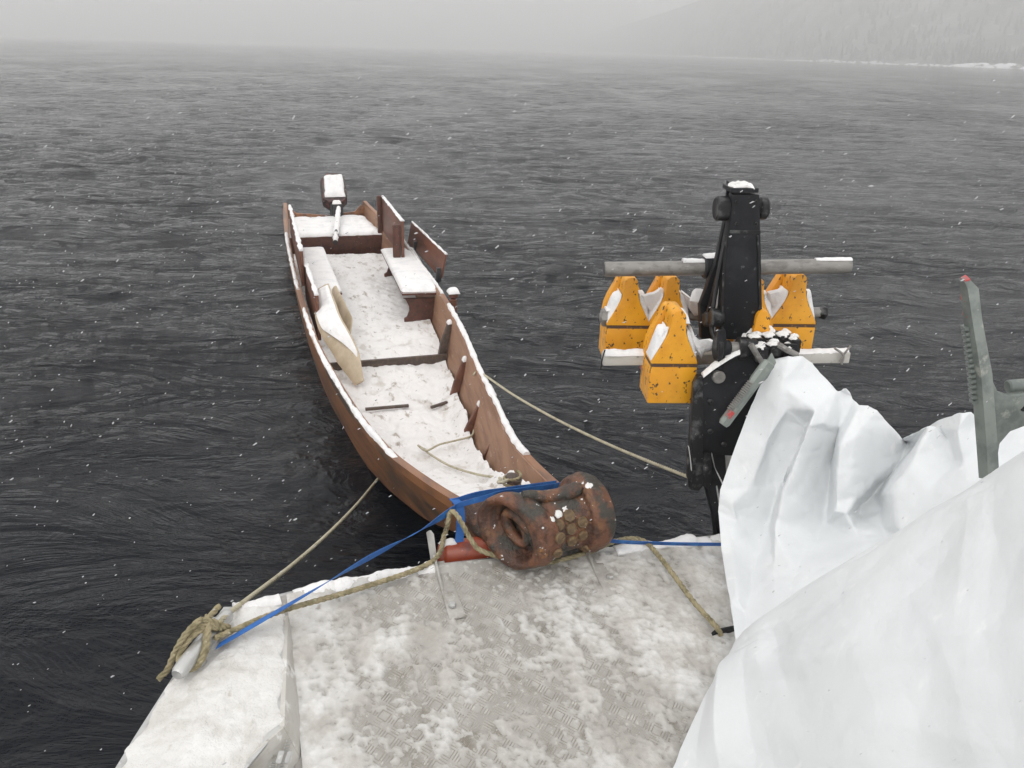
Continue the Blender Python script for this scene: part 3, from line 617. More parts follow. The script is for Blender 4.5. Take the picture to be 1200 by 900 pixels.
# raised corner platform on the left
sideE = np.array([(7.585, -1.134), (7.72, -1.20), (7.851, -1.262), (8.067, -1.345), (8.166, -1.381), (8.6, -1.50), (10.4, -1.55)])
def side_w(s): return np.interp(s, sideE[:, 0], sideE[:, 1])
PL = [(7.56, -1.128), (7.60, -.95), (7.68, -.935), (8.13, -.972), (8.30, -1.10), (8.62, -1.5), (8.3, side_w(8.3)), (8.166, -1.381), (8.067, -1.345), (7.851, -1.262), (7.72, -1.20)]
part('corner_platform', prism([S3(a, b_, .902) for a, b_ in PL], (0, 0, -.008), .002), 'alu', ship)
part('coaming_plate', prism([S3(7.66, -.944, .9035), S3(8.136, -.980, .9035), S3(8.150, -.940, .775), S3(8.0, -.925, .800), S3(7.70, -.932, .865)], (0, .014, 0), .003), 'grime', ship)
part('coaming_plate', prism([S3(8.128, -.968, .9035), S3(8.141, -.928, .775), S3(8.36, -1.09, .74), S3(8.63, -1.49, .70), S3(8.62, -1.5, .9035)], (.012, .0, 0), .003), 'grime', ship)
part('side_plating', grid(np.array([[S3(s, side_w(s), .897), S3(s+.02, side_w(s)+.10, .4), S3(s+.04, side_w(s)+.25, -.3)] for s in np.linspace(7.585, 10.4, 30)])), 'alu', ship, 60)
# red pinstripe in the corner of the coaming
part('pinstripe', tube([S3(7.95, -.946, .845), S3(8.12, -.944, .80)], .003, 6), 'redpaint', ship)
# tread bars
tb_v, tb_f, kk = [], [], 0
def bars(s, w, zf_, ang0, tilt_=None):
    global kk
    for j in range(4):
        o = (j-1.5)*.0085; c, s_ = math.cos(ang0), math.sin(ang0); L_, W_ = .0165, .0022
        cx, cy_ = s-s_*o, w+c*o
        for (a, b_, h) in ((-L_, -W_, -.001), (L_, -W_, -.001), (L_, W_, -.001), (-L_, W_, -.001), (-L_*.85, 0, .0018), (L_*.85, 0, .0018)):
            x_, y_ = cx+c*a-s_*b_, cy_+s_*a+c*b_; tb_v.append(zf_(x_, y_, h))
        tb_f.extend([[kk, kk+1, kk+5, kk+4], [kk+2, kk+3, kk+4, kk+5], [kk+1, kk+2, kk+5], [kk+3, kk, kk+4]]); kk += 6
g = .038
for i in range(46):
    for j in range(46):
        s, w = 7.56+i*g, -.90+j*g
        if s < edge_s(w)+.06: continue
        bars(s, w, lambda x_, y_, h: S3(x_, y_, zdeck(x_)+h), rad(45) if (i+j) % 2 else rad(-45))
part('tread_bars', (np.array(tb_v), tb_f), 'tread', ship, None, kind='stuff')
# vertical tread plate of the platform end
tb_v, tb_f, kk = [], [], 0
fa, fb = np.array([8.14, -.955]), np.array([8.36, -1.10]); ft = (fb-fa)/np.linalg.norm(fb-fa); fn = np.array([ft[1], -ft[0]])*-1
fn = fn if fn[0] > 0 else -fn
for i in range(12):
    for j in range(4):
        bars(.03+i*g, .02+j*g, lambda x_, y_, h: S3(*(fa+ft*x_+fn*(.010+h)), .885-y_), rad(45) if (i+j) % 2 else rad(-45))
part('tread_bars', (np.array(tb_v), tb_f), 'alu', ship, None, kind='stuff')
# snow and slush on deck
na, nb = 420, 380
ww = np.linspace(-.93, 1.3, nb)[None, :]; fs = np.linspace(0, 1, na)[:, None]
ssg = edge_s(ww)+.03+fs*(9.5-edge_s(ww)-.03); W2 = ww+0*fs
co = fbm(ssg*3.2, W2*3.2, 1, 4); fi = fbm(ssg*16, W2*16, 2, 5); gr = fbm(ssg*60, W2*60, 4, 3)
bias = .42*sstep(-.66, -.86, W2+.10*(co-.5))+.22*sstep(.0, .35, W2)+.12*sstep(8.3, 9.0, ssg)
bare = .12*np.exp(-((ssg-8.0)/.35)**2-((W2+.25)/.35)**2)+.38*np.exp(-((ssg-7.66)/.10)**2-((W2+.50)/.22)**2)+.16*np.exp(-((ssg-7.68)/.12)**2-((W2+.02)/.10)**2)+.14*np.exp(-((ssg-8.45)/.25)**2-((W2+.45)/.25)**2)+.14*np.exp(-((ssg-7.75)/.1)**2-((W2-.32)/.10)**2)
sm = fbm(ssg*5, W2*15+.8*co, 7, 5)          # smeared along the deck by boots and ropes
tk = .024*((co-.5)*.8+(fi-.5)*.8+(sm-.5)*1.1+(gr-.5)*1.0+bias-bare+.155)
tk = np.where(tk > .006, .006+(tk-.006)*.45, tk)
Pz = np.stack([ssg, W2, zdeck(ssg)+np.maximum(tk, -.004)], -1)-OFF
V, F = grid(Pz); keep = (tk.reshape(-1) > -.0035); F = [f for f in F if any(keep[i] for i in f)]
ids = sorted({i for f in F for i in f})
ds = part('deck_slush', pick(V, F), 'deckslush', ship, 180)
at = ds.data.attributes.new('thick', 'FLOAT', 'POINT'); at.data.foreach_set('value', np.clip(tk.reshape(-1)[ids]/.013+.12, 0, 1).astype(np.float32))
# snow on the platform
na, nb = 150, 110
s1 = np.linspace(7.60, 8.62, na)[:, None]; u = np.linspace(0, 1, nb)[None, :]
inner = np.interp(s1, [7.6, 7.68, 8.12, 8.3, 8.62], [-.955, -.94, -.976, -1.11, -1.5])
outer = side_w(s1)+.008
w_ = inner+(outer-inner)*u; ss_ = s1+0*u
e = np.minimum(np.minimum(u, 1-u)*2.2, 1)*np.minimum((s1-7.6)/.03, 1)
rough = 1+.25*(fbm(ss_*9, w_*9, 0, 4)-.5)
hh = np.sqrt(np.clip(e, 0, 1))*(.010+.026*fbm(ss_*7, w_*7, 5, 5)+.014*fbm(ss_*40, w_*40, 2, 3))
w_ = w_+.034*(fbm(ss_*19, 0*w_, 6, 5)-.5)*(1-np.clip(e*2, 0, 1))*np.where(u < .5, -1, 1)
part('platform_snow', grid(np.stack([ss_, w_, .899+hh], -1)-OFF), 'platsnow', ship, 180)
# snow ridge along the bow edge
ed = np.array([S3(edge_s(w)+.03, w, .900) for w in np.linspace(-1.09, -.42, 30)])
part('edge_snow', snowstrip(ed[:7], .065, .03, 70, 3.0), 'snow', ship, 180)
part('edge_snow', snowstrip(ed[8:], .06, .03, 160, 5.0), 'snow', ship, 180)
ed = np.array([S3(edge_s(w)+.025, w, .900) for w in np.linspace(.24, 1.3, 30)])
part('edge_snow', snowstrip(ed, .05, .026, 160, 9.0), 'snow', ship, 180)
ed = np.array([S3(edge_s(w)+.02, w, .900) for w in np.linspace(-.40, .2, 20)])
part('edge_snow', snowstrip(ed, .03, .006, 90, 1.0), 'slush', ship, 180)
part('hinge_gap', box(S3(7.527, -.28, .905), (.004, .12, .003)), 'plastic', ship)
# upright flat-bar brackets bolted to the deck
def bracket(top_px, foot_px, bolt_px, hgt, lab):
    a = np.append(shiploc(atz(*foot_px, .9))[:2], 0); st = float(edge_s(a[1]))+.005
    z0 = zdeck(a[0])-.001
    o = part('deck_bracket', comb(prism([S3(st, a[1]-.022, z0), S3(st, a[1]-.004, z0), S3(st-.045, a[1]-.012, .90+hgt), S3(st-.058, a[1]-.020, .90+hgt+.010), S3(st-.070, a[1]-.028, .90+hgt-.004)], (0, .008, 0), .002),
        prism([S3(st, a[1]-.022, .908), S3(a[0]+.02, a[1]-.022, z0), S3(a[0]+.02, a[1]+.034, z0), S3(st, a[1]+.022, .908)], (0, 0, .006), .002),
        prism([S3(st, a[1]-.026, .91), S3(a[0]-.04, a[1]-.022, z0+.004), S3(st, a[1]-.018, .945)], (0, .008, 0), .001)), 'frostmetal', ship, 35)
    bp = shiploc(atz(*bolt_px, .885))-OFF; bp[2] = zdeck(bp[0]+OFF[0])+.009-OFF[2]
    part('bolt', lathe([(0, .013), (.008, .013), (.012, .010), (.0121, .001)], bp, (0, 0, 1), 6), 'alu', o, 30)
    return o
bracket((512, 618), (533, 712), (530, 710), .10, '')
bracket((716, 625), (716, 685), (715, 677), .06, '')
# horn cleat on the platform edge
c0, c1 = sl(207, 790, .965), sl(330-62, 718, .965)
cl_t = (c1-c0)/np.linalg.norm(c1-c0); cq = np.array([-cl_t[1], cl_t[0], 0])
cp_ = smoothpath([c0-OFF+[0, 0, -.004], c0+(c1-c0)*.2-OFF, (c0+c1)/2-OFF, c0+(c1-c0)*.8-OFF, c1-OFF+[0, 0, -.004]], 24)
clr = np.interp(np.linspace(0, 1, 24), [0, .05, .5, .95, 1], [.016, .022, .025, .022, .016])
cleat = part('horn_cleat', comb(tube(cp_, clr, 12), *[lathe([(0, .034), (.012, .030), (.03, .02), (.07, .018)], c0+(c1-c0)*f-OFF-[0, 0, .065], (0, 0, 1), 14) for f in (.36, .64)]), 'alu', ship, 50)
# lug with eye on the deck, right
lg = sl(846, 747, zdeck(8.13)); lz = zdeck(lg[0])
th_ = np.linspace(0, 2*math.pi, 13)[:-1]
outl = [(-.045, 0), (.05, 0), (.05, .042), (-.03, .042), (-.045, .03)]
lug = part('deck_lug', prism([lg-OFF+[.0, a, b_] for a, b_ in outl], (.012, 0, 0), .003), 'blacksteel', ship)
part('lug_eye', cyl(lg-OFF+[.0121, -.016, .020], lg-OFF+[.0135, -.016, .020], .010, 12), 'snow', lug)
# ------------------------------------------------------------------ fender, ropes, strap
fa_, fb_ = S3(7.42, -.39, .872)+OFF, S3(7.44, .06, .872)+OFF
fv = lathe([(0, .02), (.008, .045), (.03, .058), (.36, .058), (.42, .045), (.44, .015)], sw(fa_), sw(fb_)-sw(fa_), 28)
fd = solo('boat_fender', fv, 'fender', 'orange cylinder fender squeezed between carved bow and deck edge', 'fender', 50)
fs0 = sw(fa_); part('snow_cover', snowpad(*[sw(np.array(q))-ORG[fd]-INV[fd][0] for q in ((7.40, -.385, .920), (7.44, -.385, .920), (7.44, -.32, .925), (7.40, -.32, .925))], .015, (12, 12), 4, 3, .7, 40, .02), 'snow', fd, 180)
def P_(x, y, z): return atz(x, y, z)
cz = .975
# heavy olive rope: cleat -> bracket -> round the bow -> deck lug
r2 = [P_(252, 748, cz), P_(275, 738, cz-.01), P_(330, 716, .95), P_(420, 690, .935), P_(505, 659, .935), sw(np.array([7.40, -.36, .95])), P_(525, 612, 1.02), P_(528, 599, 1.05), P_(537, 606, 1.05), P_(553, 634, .985), P_(568, 647, .95), sw(np.array([7.60, -.08, .908])), sw(np.array([7.59, .12, .912])), P_(722, 634, .93), P_(752, 633, .935), P_(775, 655, .93), P_(812, 704, .89), P_(838, 733, .86), P_(845, 744, .83)]
solo('mooring_rope', rope(r2, .0095, smooth_n=400), 'rope', 'thick olive rope from the cleat round the carved bow to deck lug', 'rope', 60)
# lashing turns on the cleat
turns = []
A = lambda f, side, up: c0+(c1-c0)*f+cq*side+np.array([0, 0, up])
seq = [(1.0, .03, .02), (.80, .030, .018)]
for t_i in range(3):
    o_ = .022*(t_i-1)
    seq += [(.60+o_, .0, .040+.010*t_i), (.36+o_, -.030, .012), (.22+o_, -.020, -.020), (.20+o_, .024, -.018), (.34+o_, .034, .014), (.52+o_, .0, .046+.010*t_i), (.70+o_, -.030, .014), (.82+o_, -.020, -.018), (.84+o_, .022, -.018), (.72+o_, .032, .014)]
seq += [(.50, .006, .074), (.36, .03, .05), (.27, .055, .0), (.20, .07, -.045), (.10, .085, -.06)]
solo('lashing_rope', rope([sw(A(*q)) for q in seq], .0095, smooth_n=700), 'rope', 'knotted olive rope wound round the cleat on the corner platform', 'rope', 60)
# thin line from the cleat to the boat's side
r1 = [P_(258, 728, cz+.01), P_(272, 716, .955), sw(np.array([6.9, -.83, .60])), sw(np.array([5.15, -.30, .02]))]
e0, e1_ = P_(272, 716, .955), atz(444, 560, .03)
r1 = [P_(256, 732, cz+.015), e0]+[e0+(e1_-e0)*f+np.array([0, 0, -.05*4*f*(1-f)]) for f in (.25, .5, .75)]+[e1_, e1_+(e1_-e0)*.04]
solo('mooring_line', rope(r1, .0085, smooth_n=240), 'thinrope', 'pale rope from the cleat to the left side of wooden boat', 'rope', 60)
# thin line from the boat's right side to the crane
e0, e1_ = sw(np.array([4.72, float(wR(4.72))-.005, float(zg(4.72))+.0])), aty(807, 559, 2.93)
solo('mooring_line', rope([e0+[-.05, 0, -.02], e0]+[e0+(e1_-e0)*f+np.array([0, 0, -.05*4*f*(1-f)]) for f in (.25, .5, .75)]+[e1_, e1_+[.03, 0, 0]], .0075, smooth_n=200), 'thinrope', 'thin pale rope stretched from right side of boat to the crane', 'rope', 60)
# painter lying in the bow
pr = [sw(q) for q in (kb+[0, 0, .05], kb+[-.02, -.05, .03])]
for x, y in ((585, 560), (560, 556), (530, 547), (508, 535), (496, 526)):
    q = sl(x, y, .5)
    for _ in range(12):
        q = sl(x, y, float(zf(q[0]))+.035)
    pr.append(sw(q))
for x, y in ((490, 522), (500, 528), (515, 521), (535, 516), (552, 511), (556, 502)):
    q = sl(x, y, .3)
    for _ in range(12): q = sl(x, y, float(zf(q[0]))+.05)
    pr.append(sw(q))
solo('painter_rope', rope(pr, .007, smooth_n=300), 'thinrope', 'loose rope lying on snow in the bow of the boat', 'rope', 60)
# rings of rope round the bitt
rg = [sw(kb+[.03*math.cos(a), .034*math.sin(a), .012+.004*a]) for a in np.linspace(0, 15, 50)]
solo('rope_coil', rope(rg, .006, smooth_n=200), 'rope', 'small snowy rope coil round the bow post behind the scroll', 'rope', 60)
# blue strap: cleat -> bow, round the bow and the fender, on to the right
up = np.array([0, 0, 1.0]); nvec = np.array([-dv[1], dv[0], 0]); dvec = np.array([dv[0], dv[1], 0])
st1 = ribbon([P_(255, 757, .955), P_(300, 731, .965), P_(360, 696, .985), P_(430, 655, 1.0), P_(490, 623, 1.02), P_(531, 597, 1.05)], [dvec*.9-nvec*.4, dvec*.9-nvec*.3, dvec*.7+up*.3, dvec*.2+up*.5, dvec*.3+up*.2, up], .030)
st2 = ribbon([P_(531, 597, 1.05), P_(538, 592, 1.055), P_(570, 583, 1.10), P_(590, 577, 1.12), P_(640, 571, 1.1), P_(662, 567, 1.05)], [up, up, up, up+.3*dvec, up, up], .022)
st3 = ribbon([P_(530, 588, 1.05), P_(560, 579, 1.07), P_(600, 573, 1.06), P_(652, 566, 1.02)], [up, up, up, up], .022)
st4 = ribbon([P_(531, 584, 1.06), P_(538, 592, 1.05), P_(540, 610, 1.0), P_(538, 635, .93), P_(536, 656, .88), sw(np.array([7.44, -.31, .79]))], [nvec]*6, .032)
st5 = ribbon([sw(np.array([7.52, .14, .95])), P_(718, 634, .945), P_(780, 637, .94), P_(846, 638, .93)], [up+.6*dvec]*4, .024)
solo('ratchet_strap', comb(st1, st2, st3, st4, st5), 'strap', 'blue webbing strap from the cleat wrapped round the boat bow', 'strap', 60)
# ------------------------------------------------------------------ crane
CRZ = rad(3.2)
crane = thing('deck_crane', 'black folded deck crane carrying yellow weights beside white tarpaulin', 'crane', (.98, 2.95, .85), CRZ)
cl0 = np.array([.98, 2.95, .85])
def ck(x, y, yy=0.0):
    """pixel on the crane's cross plane yy behind its front -> crane frame"""
    d_ = ray(x, y); c, s = math.cos(CRZ), math.sin(CRZ); ny = np.array([-s, c, 0])
    k_ = ((cl0@ny+yy)-CP@ny)/(d_@ny); return toL(crane, CP+d_*k_)
def cpoly(pts, yy, th, w=.004, mat='black', name='plate', parent=None, label=None):
    return part(name, prism([ck(x, y, yy) for x, y in pts], (0, th, 0), w), mat, parent or crane, 35, label)
mast = cpoly([(859, 228), (890, 228), (892, 300), (894, 398), (842, 398), (850, 310)], 0, .055, .004, 'black', 'mast')
cpoly([(856, 270), (891, 270), (892, 273.5), (855.5, 273.5)], -.006, .064, .001, 'blacksteel', 'weld_band', mast)
a, b_ = ck(856, 226, -.004), ck(889, 226, -.004)
cap = part('mast_cap', prism([a, b_, b_+[-.004, .11, .0], a+[.002, .11, .0]], (0, 0, .016), .003), 'black', crane)
part('snow_cover', snowpad(a+[.01, .005, .015], b_+[-.01, .005, .015], b_+[-.014, .10, .015], a+[.012, .10, .015], .014, (24, 24), 3, 3, .9, 50, .03), 'slush', cap, 180)
cpoly([(853, 212), (857, 214), (858, 228), (854, 240), (851, 240)], .10, .02, .002, 'black', 'mast_cheek', mast)
for x0, x1, yy, r in ((838, 860, .05, .044), (888, 899, .05, .040)):
    p0, p1 = ck(x0, 244, yy), ck(x1, 244, yy); p1[1:] = p0[1:]
    bo = part('pin_boss', cyl(p0, p1, r, 26, .006), 'blacksteel', crane)
# links running down behind the mast on its left
cpoly([(851, 252), (860, 252), (846, 330), (831, 358), (820, 358), (838, 310)], .11, .03, .003, 'black', 'rear_link')
cpoly([(846, 300), (852, 300), (838, 366), (829, 366)], .07, .02, .003, 'black', 'rear_link')
part('snow_cover', snowstrip([ck(846, 320, .06), ck(842, 345, .06), ck(836, 375, .06)], .02, .02, 40, 2), 'snow', crane, 60)
for (x, y, yy, r, l_) in ((840, 372, .02, .034, .05), (834, 374, .12, .03, .06)):
    p = ck(x, y, yy); part('pin_boss', cyl(p-[l_/2, 0, 0], p+[l_/2, 0, 0], r, 24, .006), 'blacksteel', crane)
cpoly([(820, 356), (836, 352), (836, 402), (822, 398)], .16, .04, .004, 'black', 'rear_bracket')
part('snow_cover', snowpad(ck(808, 352, .18), ck(832, 356, .18), ck(832, 356, .26), ck(808, 352, .26), .05, (14, 14), 2, 4), 'snow', crane, 180)
# upper grey pipe and its collar
def xbar(y0, y1, x0, x1, yy): 
    a, b_ = ck(x0, y0, yy), ck(x1, y1, yy); return a, b_
a, b_ = xbar(315.5, 311.5, 708, 996, .19)
pipe = part('guide_pipe', cyl(a, b_, .0285, 28, .003), 'pipe', crane)
t_ = (b_-a)/np.linalg.norm(b_-a)
part('pipe_bore', cyl(a-t_*.0015, a+t_*.001, .022, 20), 'plastic', pipe)
part('snow_cover', snowstrip([a+t_*.30+[0, 0, .027], a+t_*.42+[0, 0, .027], a+t_*.52+[0, 0, .027]], .03, .012, 40, 7), 'snow', pipe, 60)
part('snow_cover', snowstrip([b_-t_*.14+[0, 0, .027], b_-t_*.06+[0, 0, .027], b_+[0, 0, .026]], .03, .008, 40, 4), 'snow', pipe, 60)
p = ck(833, 313, .19); part('pipe_collar', cyl(p-[.03, 0, 0], p+[.035, 0, 0], .046, 24, .006), 'black', crane)
part('snow_cover', snowstrip([p+[-.03, 0, .042], p+[0, 0, .044], p+[.035, 0, .042]], .05, .02, 30, 5), 'snow', crane, 60)
# lower pale bar
a, b_ = xbar(420, 417, 706, 993, .10); t_ = (b_-a)/np.linalg.norm(b_-a)
lb = part('lower_bar', box((a+b_)/2, (np.linalg.norm(b_-a)/2, .026, .022), .006, [t_, np.cross([0, 0, 1.0], t_), (0, 0, 1)]), 'grime', crane)
part('snow_cover', snowstrip([a+[0.006, 0, .021], a+t_*.12+[0, 0, .021], a+t_*.24+[0, 0, .021]], .05, .016, 60, 7.7), 'snow', lb, 60)
part('snow_cover', snowstrip([b_-t_*.24+[0, 0, .021], b_-t_*.1+[0, 0, .021], b_+[-.004, 0, .021]], .05, .012, 60, 1.7), 'snow', lb, 60)
part('wire_clip', tube(smoothpath([ck(709, 410, .06), ck(706, 420, .06), ck(704, 432, .06)], 8), .003, 6), 'blacksteel', lb)
part('wire_clip', tube(smoothpath([ck(984, 424, .06), ck(990, 414, .06), ck(997, 405, .06)], 8), .004, 6), 'pipe', lb)
part('wire_clip', tube(smoothpath([ck(978, 408, .06), ck(988, 416, .06), ck(986, 427, .06)], 8), .005, 6), 'pipe', lb)
# shaft carrying the rear weights, with nuts
a, b_ = ck(703, 372, .32), ck(966, 366, .32); t_ = (b_-a)/np.linalg.norm(b_-a)
part('weight_shaft', cyl(a, b_, .022, 20, .003), 'pipe', crane)
part('shaft_nut', lathe([(0, .030), (.006, .038), (.030, .038), (.036, .030)], a+t_*.004, t_, 6), 'pipe', crane, 30)
part('shaft_washer', cyl(a+t_*.04, a+t_*.052, .044, 22, .002), 'blacksteel', crane)
part('shaft_nut', lathe([(0, .024), (.02, .030), (.03, .026)], b_-t_*.025, t_, 6), 'blacksteel', crane, 30)
part('snow_cover', snowstrip([a+t_*.02+[0, 0, .036], a+t_*.04+[0, 0, .04], a+t_*.06+[0, 0, .036]], .05, .03, 20, 2), 'snow', crane, 60)
part('red_block', box(ck(757, 430, .2), (.022, .02, .012), .003), 'redpaint', crane)
# black side plate with folded flange
cpoly([(823, 449), (826, 440), (840, 427), (868, 412), (900, 402), (935, 404), (938, 430), (900, 470), (880, 535), (823, 533)], -.12, .012, .003, 'black', 'side_plate')
fl_ = [(813, 452), (818, 442), (824, 441), (824, 470), (824, 570), (819, 576), (809, 574), (807, 556), (810, 500)]
flg = cpoly(fl_, -.135, .035, .004, 'blacksteel', 'plate_flange')
cpoly([(805, 526), (810, 522), (813, 545), (811, 566), (805, 560)], -.15, .016, .003, 'blacksteel', 'flange_end', flg)
part('snow_cover', snowstrip([ck(807, 523, -.156), ck(809, 538, -.156), ck(810, 550, -.156)], .02, .008, 30, 2), 'slush', flg, 60)
# lower arm going down to deck
cpoly([(826, 532), (850, 532), (852, 560), (866, 640), (872, 680), (846, 680), (838, 610), (826, 565)], -.11, .07, .006, 'black', 'lower_arm')
cpoly([(824, 532), (832, 531), (836, 560), (830, 574), (824, 570)], -.135, .02, .003, 'blacksteel', 'arm_link')
for q in (((834, 532), (838, 548), (846, 566)), ((840, 572), (844, 596), (850, 624)), ((829, 536), (831, 552), (832, 566))):
    part('snow_cover', snowstrip([ck(x, y, -.125) for x, y in q], .02, .012, 40, q[0][0]), 'slush', crane, 60)
cpoly([(836, 530), (862, 529), (868, 548), (848, 556)], -.05, .06, .004, 'alu', 'arm_plate')
for x, y, yy in ((832, 470, -.121), (832, 505, -.121), (848, 520, -.121), (872, 455, -.121)):
    p = ck(x, y, yy); part('plate_bolt', lathe([(0, .011), (.006, .011), (.009, .008), (.0091, .001)], p, (0, -1, 0), 6), 'blacksteel', crane, 30)
for x, y in ((863, 236), (886, 236), (863, 262), (886, 262), (858, 380), (884, 380)):
    p = ck(x, y, -.001); part('mast_bolt', lathe([(0, .006), (.004, .006), (.006, .004), (.0061, .001)], p, (0, -1, 0), 6), 'blacksteel', mast, 30)
for sx_ in (848.5, 889):
    part('weld_seam', tube(smoothpath([ck(sx_+(2 if sx_ < 870 else -1), 276, -.002), ck(sx_-(2 if sx_ < 870 else -1)*.5, 330, -.002), ck(sx_-(2 if sx_ < 870 else -2)*1.0, 395, -.002)], 20), .0028+.0008*vnoise(np.arange(20)*.9, 2.0), 6), 'blacksteel', mast, 60)
hs = [ck(853, 262, .07), ck(846, 300, .045), ck(838, 345, .05), ck(834, 385, .03), ck(842, 404, -.03)]
part('hydraulic_hose', tube(smoothpath(hs, 40), .0085, 10), 'plastic', crane, 60)
# pins and coupling on top of the side plate
p = ck(843, 443, -.14); part('pin_disc', cyl(p, p+[0, .03, 0], .024, 24, .004), 'pipe', crane)
p0, p1 = ck(840, 408, -.10), ck(876, 406, -.10); p1[1:] = p0[1:]; L0 = p1[0]-p0[0]
def xc(f0, f1, r, mat, nm): part(nm, cyl(p0+[L0*f0, 0, 0], p0+[L0*f1, 0, 0], r, 22, .003), mat, crane)
xc(-.05, .12, .046, 'blacksteel', 'coupling_washer'); xc(.12, .42, .030, 'black', 'coupling_collar'); xc(.42, .70, .024, 'pipe', 'coupling_pin'); xc(.68, .95, .042, 'blacksteel', 'coupling_washer'); xc(.95, 1.3, .034, 'black', 'coupling_collar')
cpoly([(841, 388), (850, 386), (852, 400), (849, 436), (843, 438), (840, 410)], -.13, .018, .004, 'black', 'latch_plate')
for i, (x, y, hw, hh_, yy) in enumerate(((884, 400, .022, .022, -.06), (900, 398, .025, .026, -.03), (918, 397, .024, .022, -.02), (929, 403, .018, .026, -.06), (906, 408, .020, .020, -.12), (890, 413, .020, .028, -.12), (875, 398, .018, .02, 0.0), (922, 411, .018, .018, -.1))):
    p = ck(x, y, yy); part('link_block', box(p, (hw, .035, hh_), .006), 'blacksteel', crane)
    part('snow_cover', comb(blob(p+[-.3*hw, -.012, hh_-.001], (0, -.1, 1), hw*1.0, .007, i*2.3), blob(p+[.5*hw, .02, hh_-.001], (0, 0, 1), hw*.8, .008, i*3.1+1)), 'slush', crane, 180)
for q in (((880, 404), (890, 420), (903, 438)), ((912, 404), (922, 410), (934, 416))):
    part('link_rod', tube(smoothpath([ck(x, y, -.15) for x, y in q], 8), .011, 10), 'pipe', crane)
part('snow_cover', snowstrip([ck(823, 440, -.118), ck(838, 428, -.118), ck(858, 416, -.118), ck(876, 409, -.118)], .034, .016, 90, 4.4), 'slush', crane, 60)
part('side_fitting', comb(cyl(ck(868, 440, -.11), ck(868, 440, -.09), .03, 18, .004)), 'black', crane)
# yellow weights
WP = [(0, .0), (.012, .16), (.04, .27), (.08, .31), (.16, .325), (.24, .38), (.32, .52), (.40, .68), (.47, .84), (.53, .96), (.565, 1.0)]
weights = []
def weight(label, xc_, ytop, ybot, hwpx, yy, dep, seed):
    t0, b0 = ck(xc_, ytop, yy), ck(xc_, ybot, yy); e_ = ck(xc_+hwpx, (ytop+ybot)/2, yy)
    hw = e_[0]-ck(xc_, (ytop+ybot)/2, yy)[0]; H = t0[2]-b0[2]
    wloc = toW(crane, np.array([t0[0], t0[1], b0[2]]))
    o = thing('yellow_weight', label, 'weight', wloc, CRZ, 'yellow steel weights hung on the crane')
    up_ = [(u*hw, H*(1-v)) for v, u in WP]; poly = [(-x, 0, z) for x, z in up_[1:][::-1]]+[(x, 0, z) for x, z in up_]
    zs = H*(1-.565)
    body = part('shackle_head', prism(poly, (0, dep, 0), .005), 'yellow', o, 38)
    part('seam', box((0, dep/2, zs-.006), (hw*.985, dep/2-.001, .006)), 'rust', o)
    part('block', box((0, dep/2+.0, (zs-.012)/2), (hw, dep/2, (zs-.012)/2), .006), 'yellow', o)
    W2_ = [(.03, .22), (.05, .34), (.11, .43), (.20, .60), (.30, .80), (.40, .94), (.50, 1.0), (.565, 1.0)]
    part('rear_cheek', prism([(-u*hw, dep+.001, H*(1-v)) for v, u in W2_[::-1]]+[(u*hw, dep+.001, H*(1-v)) for v, u in W2_], (0, .05, 0), .005), 'yellow', o, 38)
    part('rear_block', box((0, dep+.027, zs/2), (hw, .025, zs/2-.001), .005), 'yellow', o)
    # snow lodged on the two hollow shoulders and the crown
    for sg in (-1, 1):
        rows_ = []
        for v, u in ((.20, .40), (.26, .43), (.34, .56), (.42, .73), (.49, .89), (.54, .985)):
            k_ = max(0, math.sin(math.pi*(v-.20)/.345))
            rows_.append([(sg*(u*hw+k_*.014*(1-abs(2*f-1)**2)), dep*(.06+.90*f), H*(1-v)+k_*.042*(1-abs(2*f-1)**2.6)*(.7+.6*float(vnoise(f*3+seed, v*9, sg)))+.001) for f in np.linspace(0, 1, 9)])
        R_ = catgrid(np.array(rows_), 18, 18); R_[..., 2] += .010*(fbm(R_[..., 0]*40+seed, R_[..., 1]*40, 0, 3)-.5)
        part('snow_cover', grid(R_), 'snow', o, 180)
    return o, hw, H, dep
weight('leftmost yellow weight behind the pale lower bar, at the shaft nut', 741, 325, 424, 25.5, .27, .11, 1)
weight('yellow weight behind the left front one, under the grey pipe', 790, 324, 424, 24.5, .27, .11, 2)
weight('front left yellow weight with snow capped crown, lowest of all', 797, 364, 473, 27.5, -.06, .11, 3)
weight('yellow weight half hidden behind right edge of black mast', 889, 326, 424, 26, .27, .11, 4)
weight('rightmost yellow weight, above right end of the lower bar', 939, 321, 424, 27, .27, .11, 5)
weight('small visible yellow weight behind the snowy linkage, right of mast', 896, 364, 473, 26, -.02, .10, 6)
def vfill(pts, y0, y1, own, seed):
    f = np.array([ck(x, y, 0) for x, y in pts]); k_ = len(f); ctr = f.mean(0); secs = []
    for yy, sc_ in ((y0, .72), (y0+.012, .95), ((y0+y1)/2, 1.0), (y1-.012, .96), (y1, .7)):
        q = np.array([ck(x, y, yy) for x, y in pts]); c_ = q.mean(0); q = c_+(q-c_)*sc_; q[:, 2] += .012*(vnoise(q[:, 0]*30+seed, q[:, 1]*30, 2)-.5); secs.append(q)
    part('snow_cover', loft(secs), 'snow', own, 60, world=False) if own is crane else part('snow_cover', (toL(own, toW(crane, loft(secs)[0])), loft(secs)[1]), 'snow', own, 60)
W_ = [o for o in bpy.data.objects if o.name.startswith('yellow_weight')]
vfill([(751, 346), (758, 343), (766, 342), (774, 337), (780, 340), (777, 354), (772, 366), (767, 373), (762, 366), (755, 356)], .285, .36, W_[1], 1)
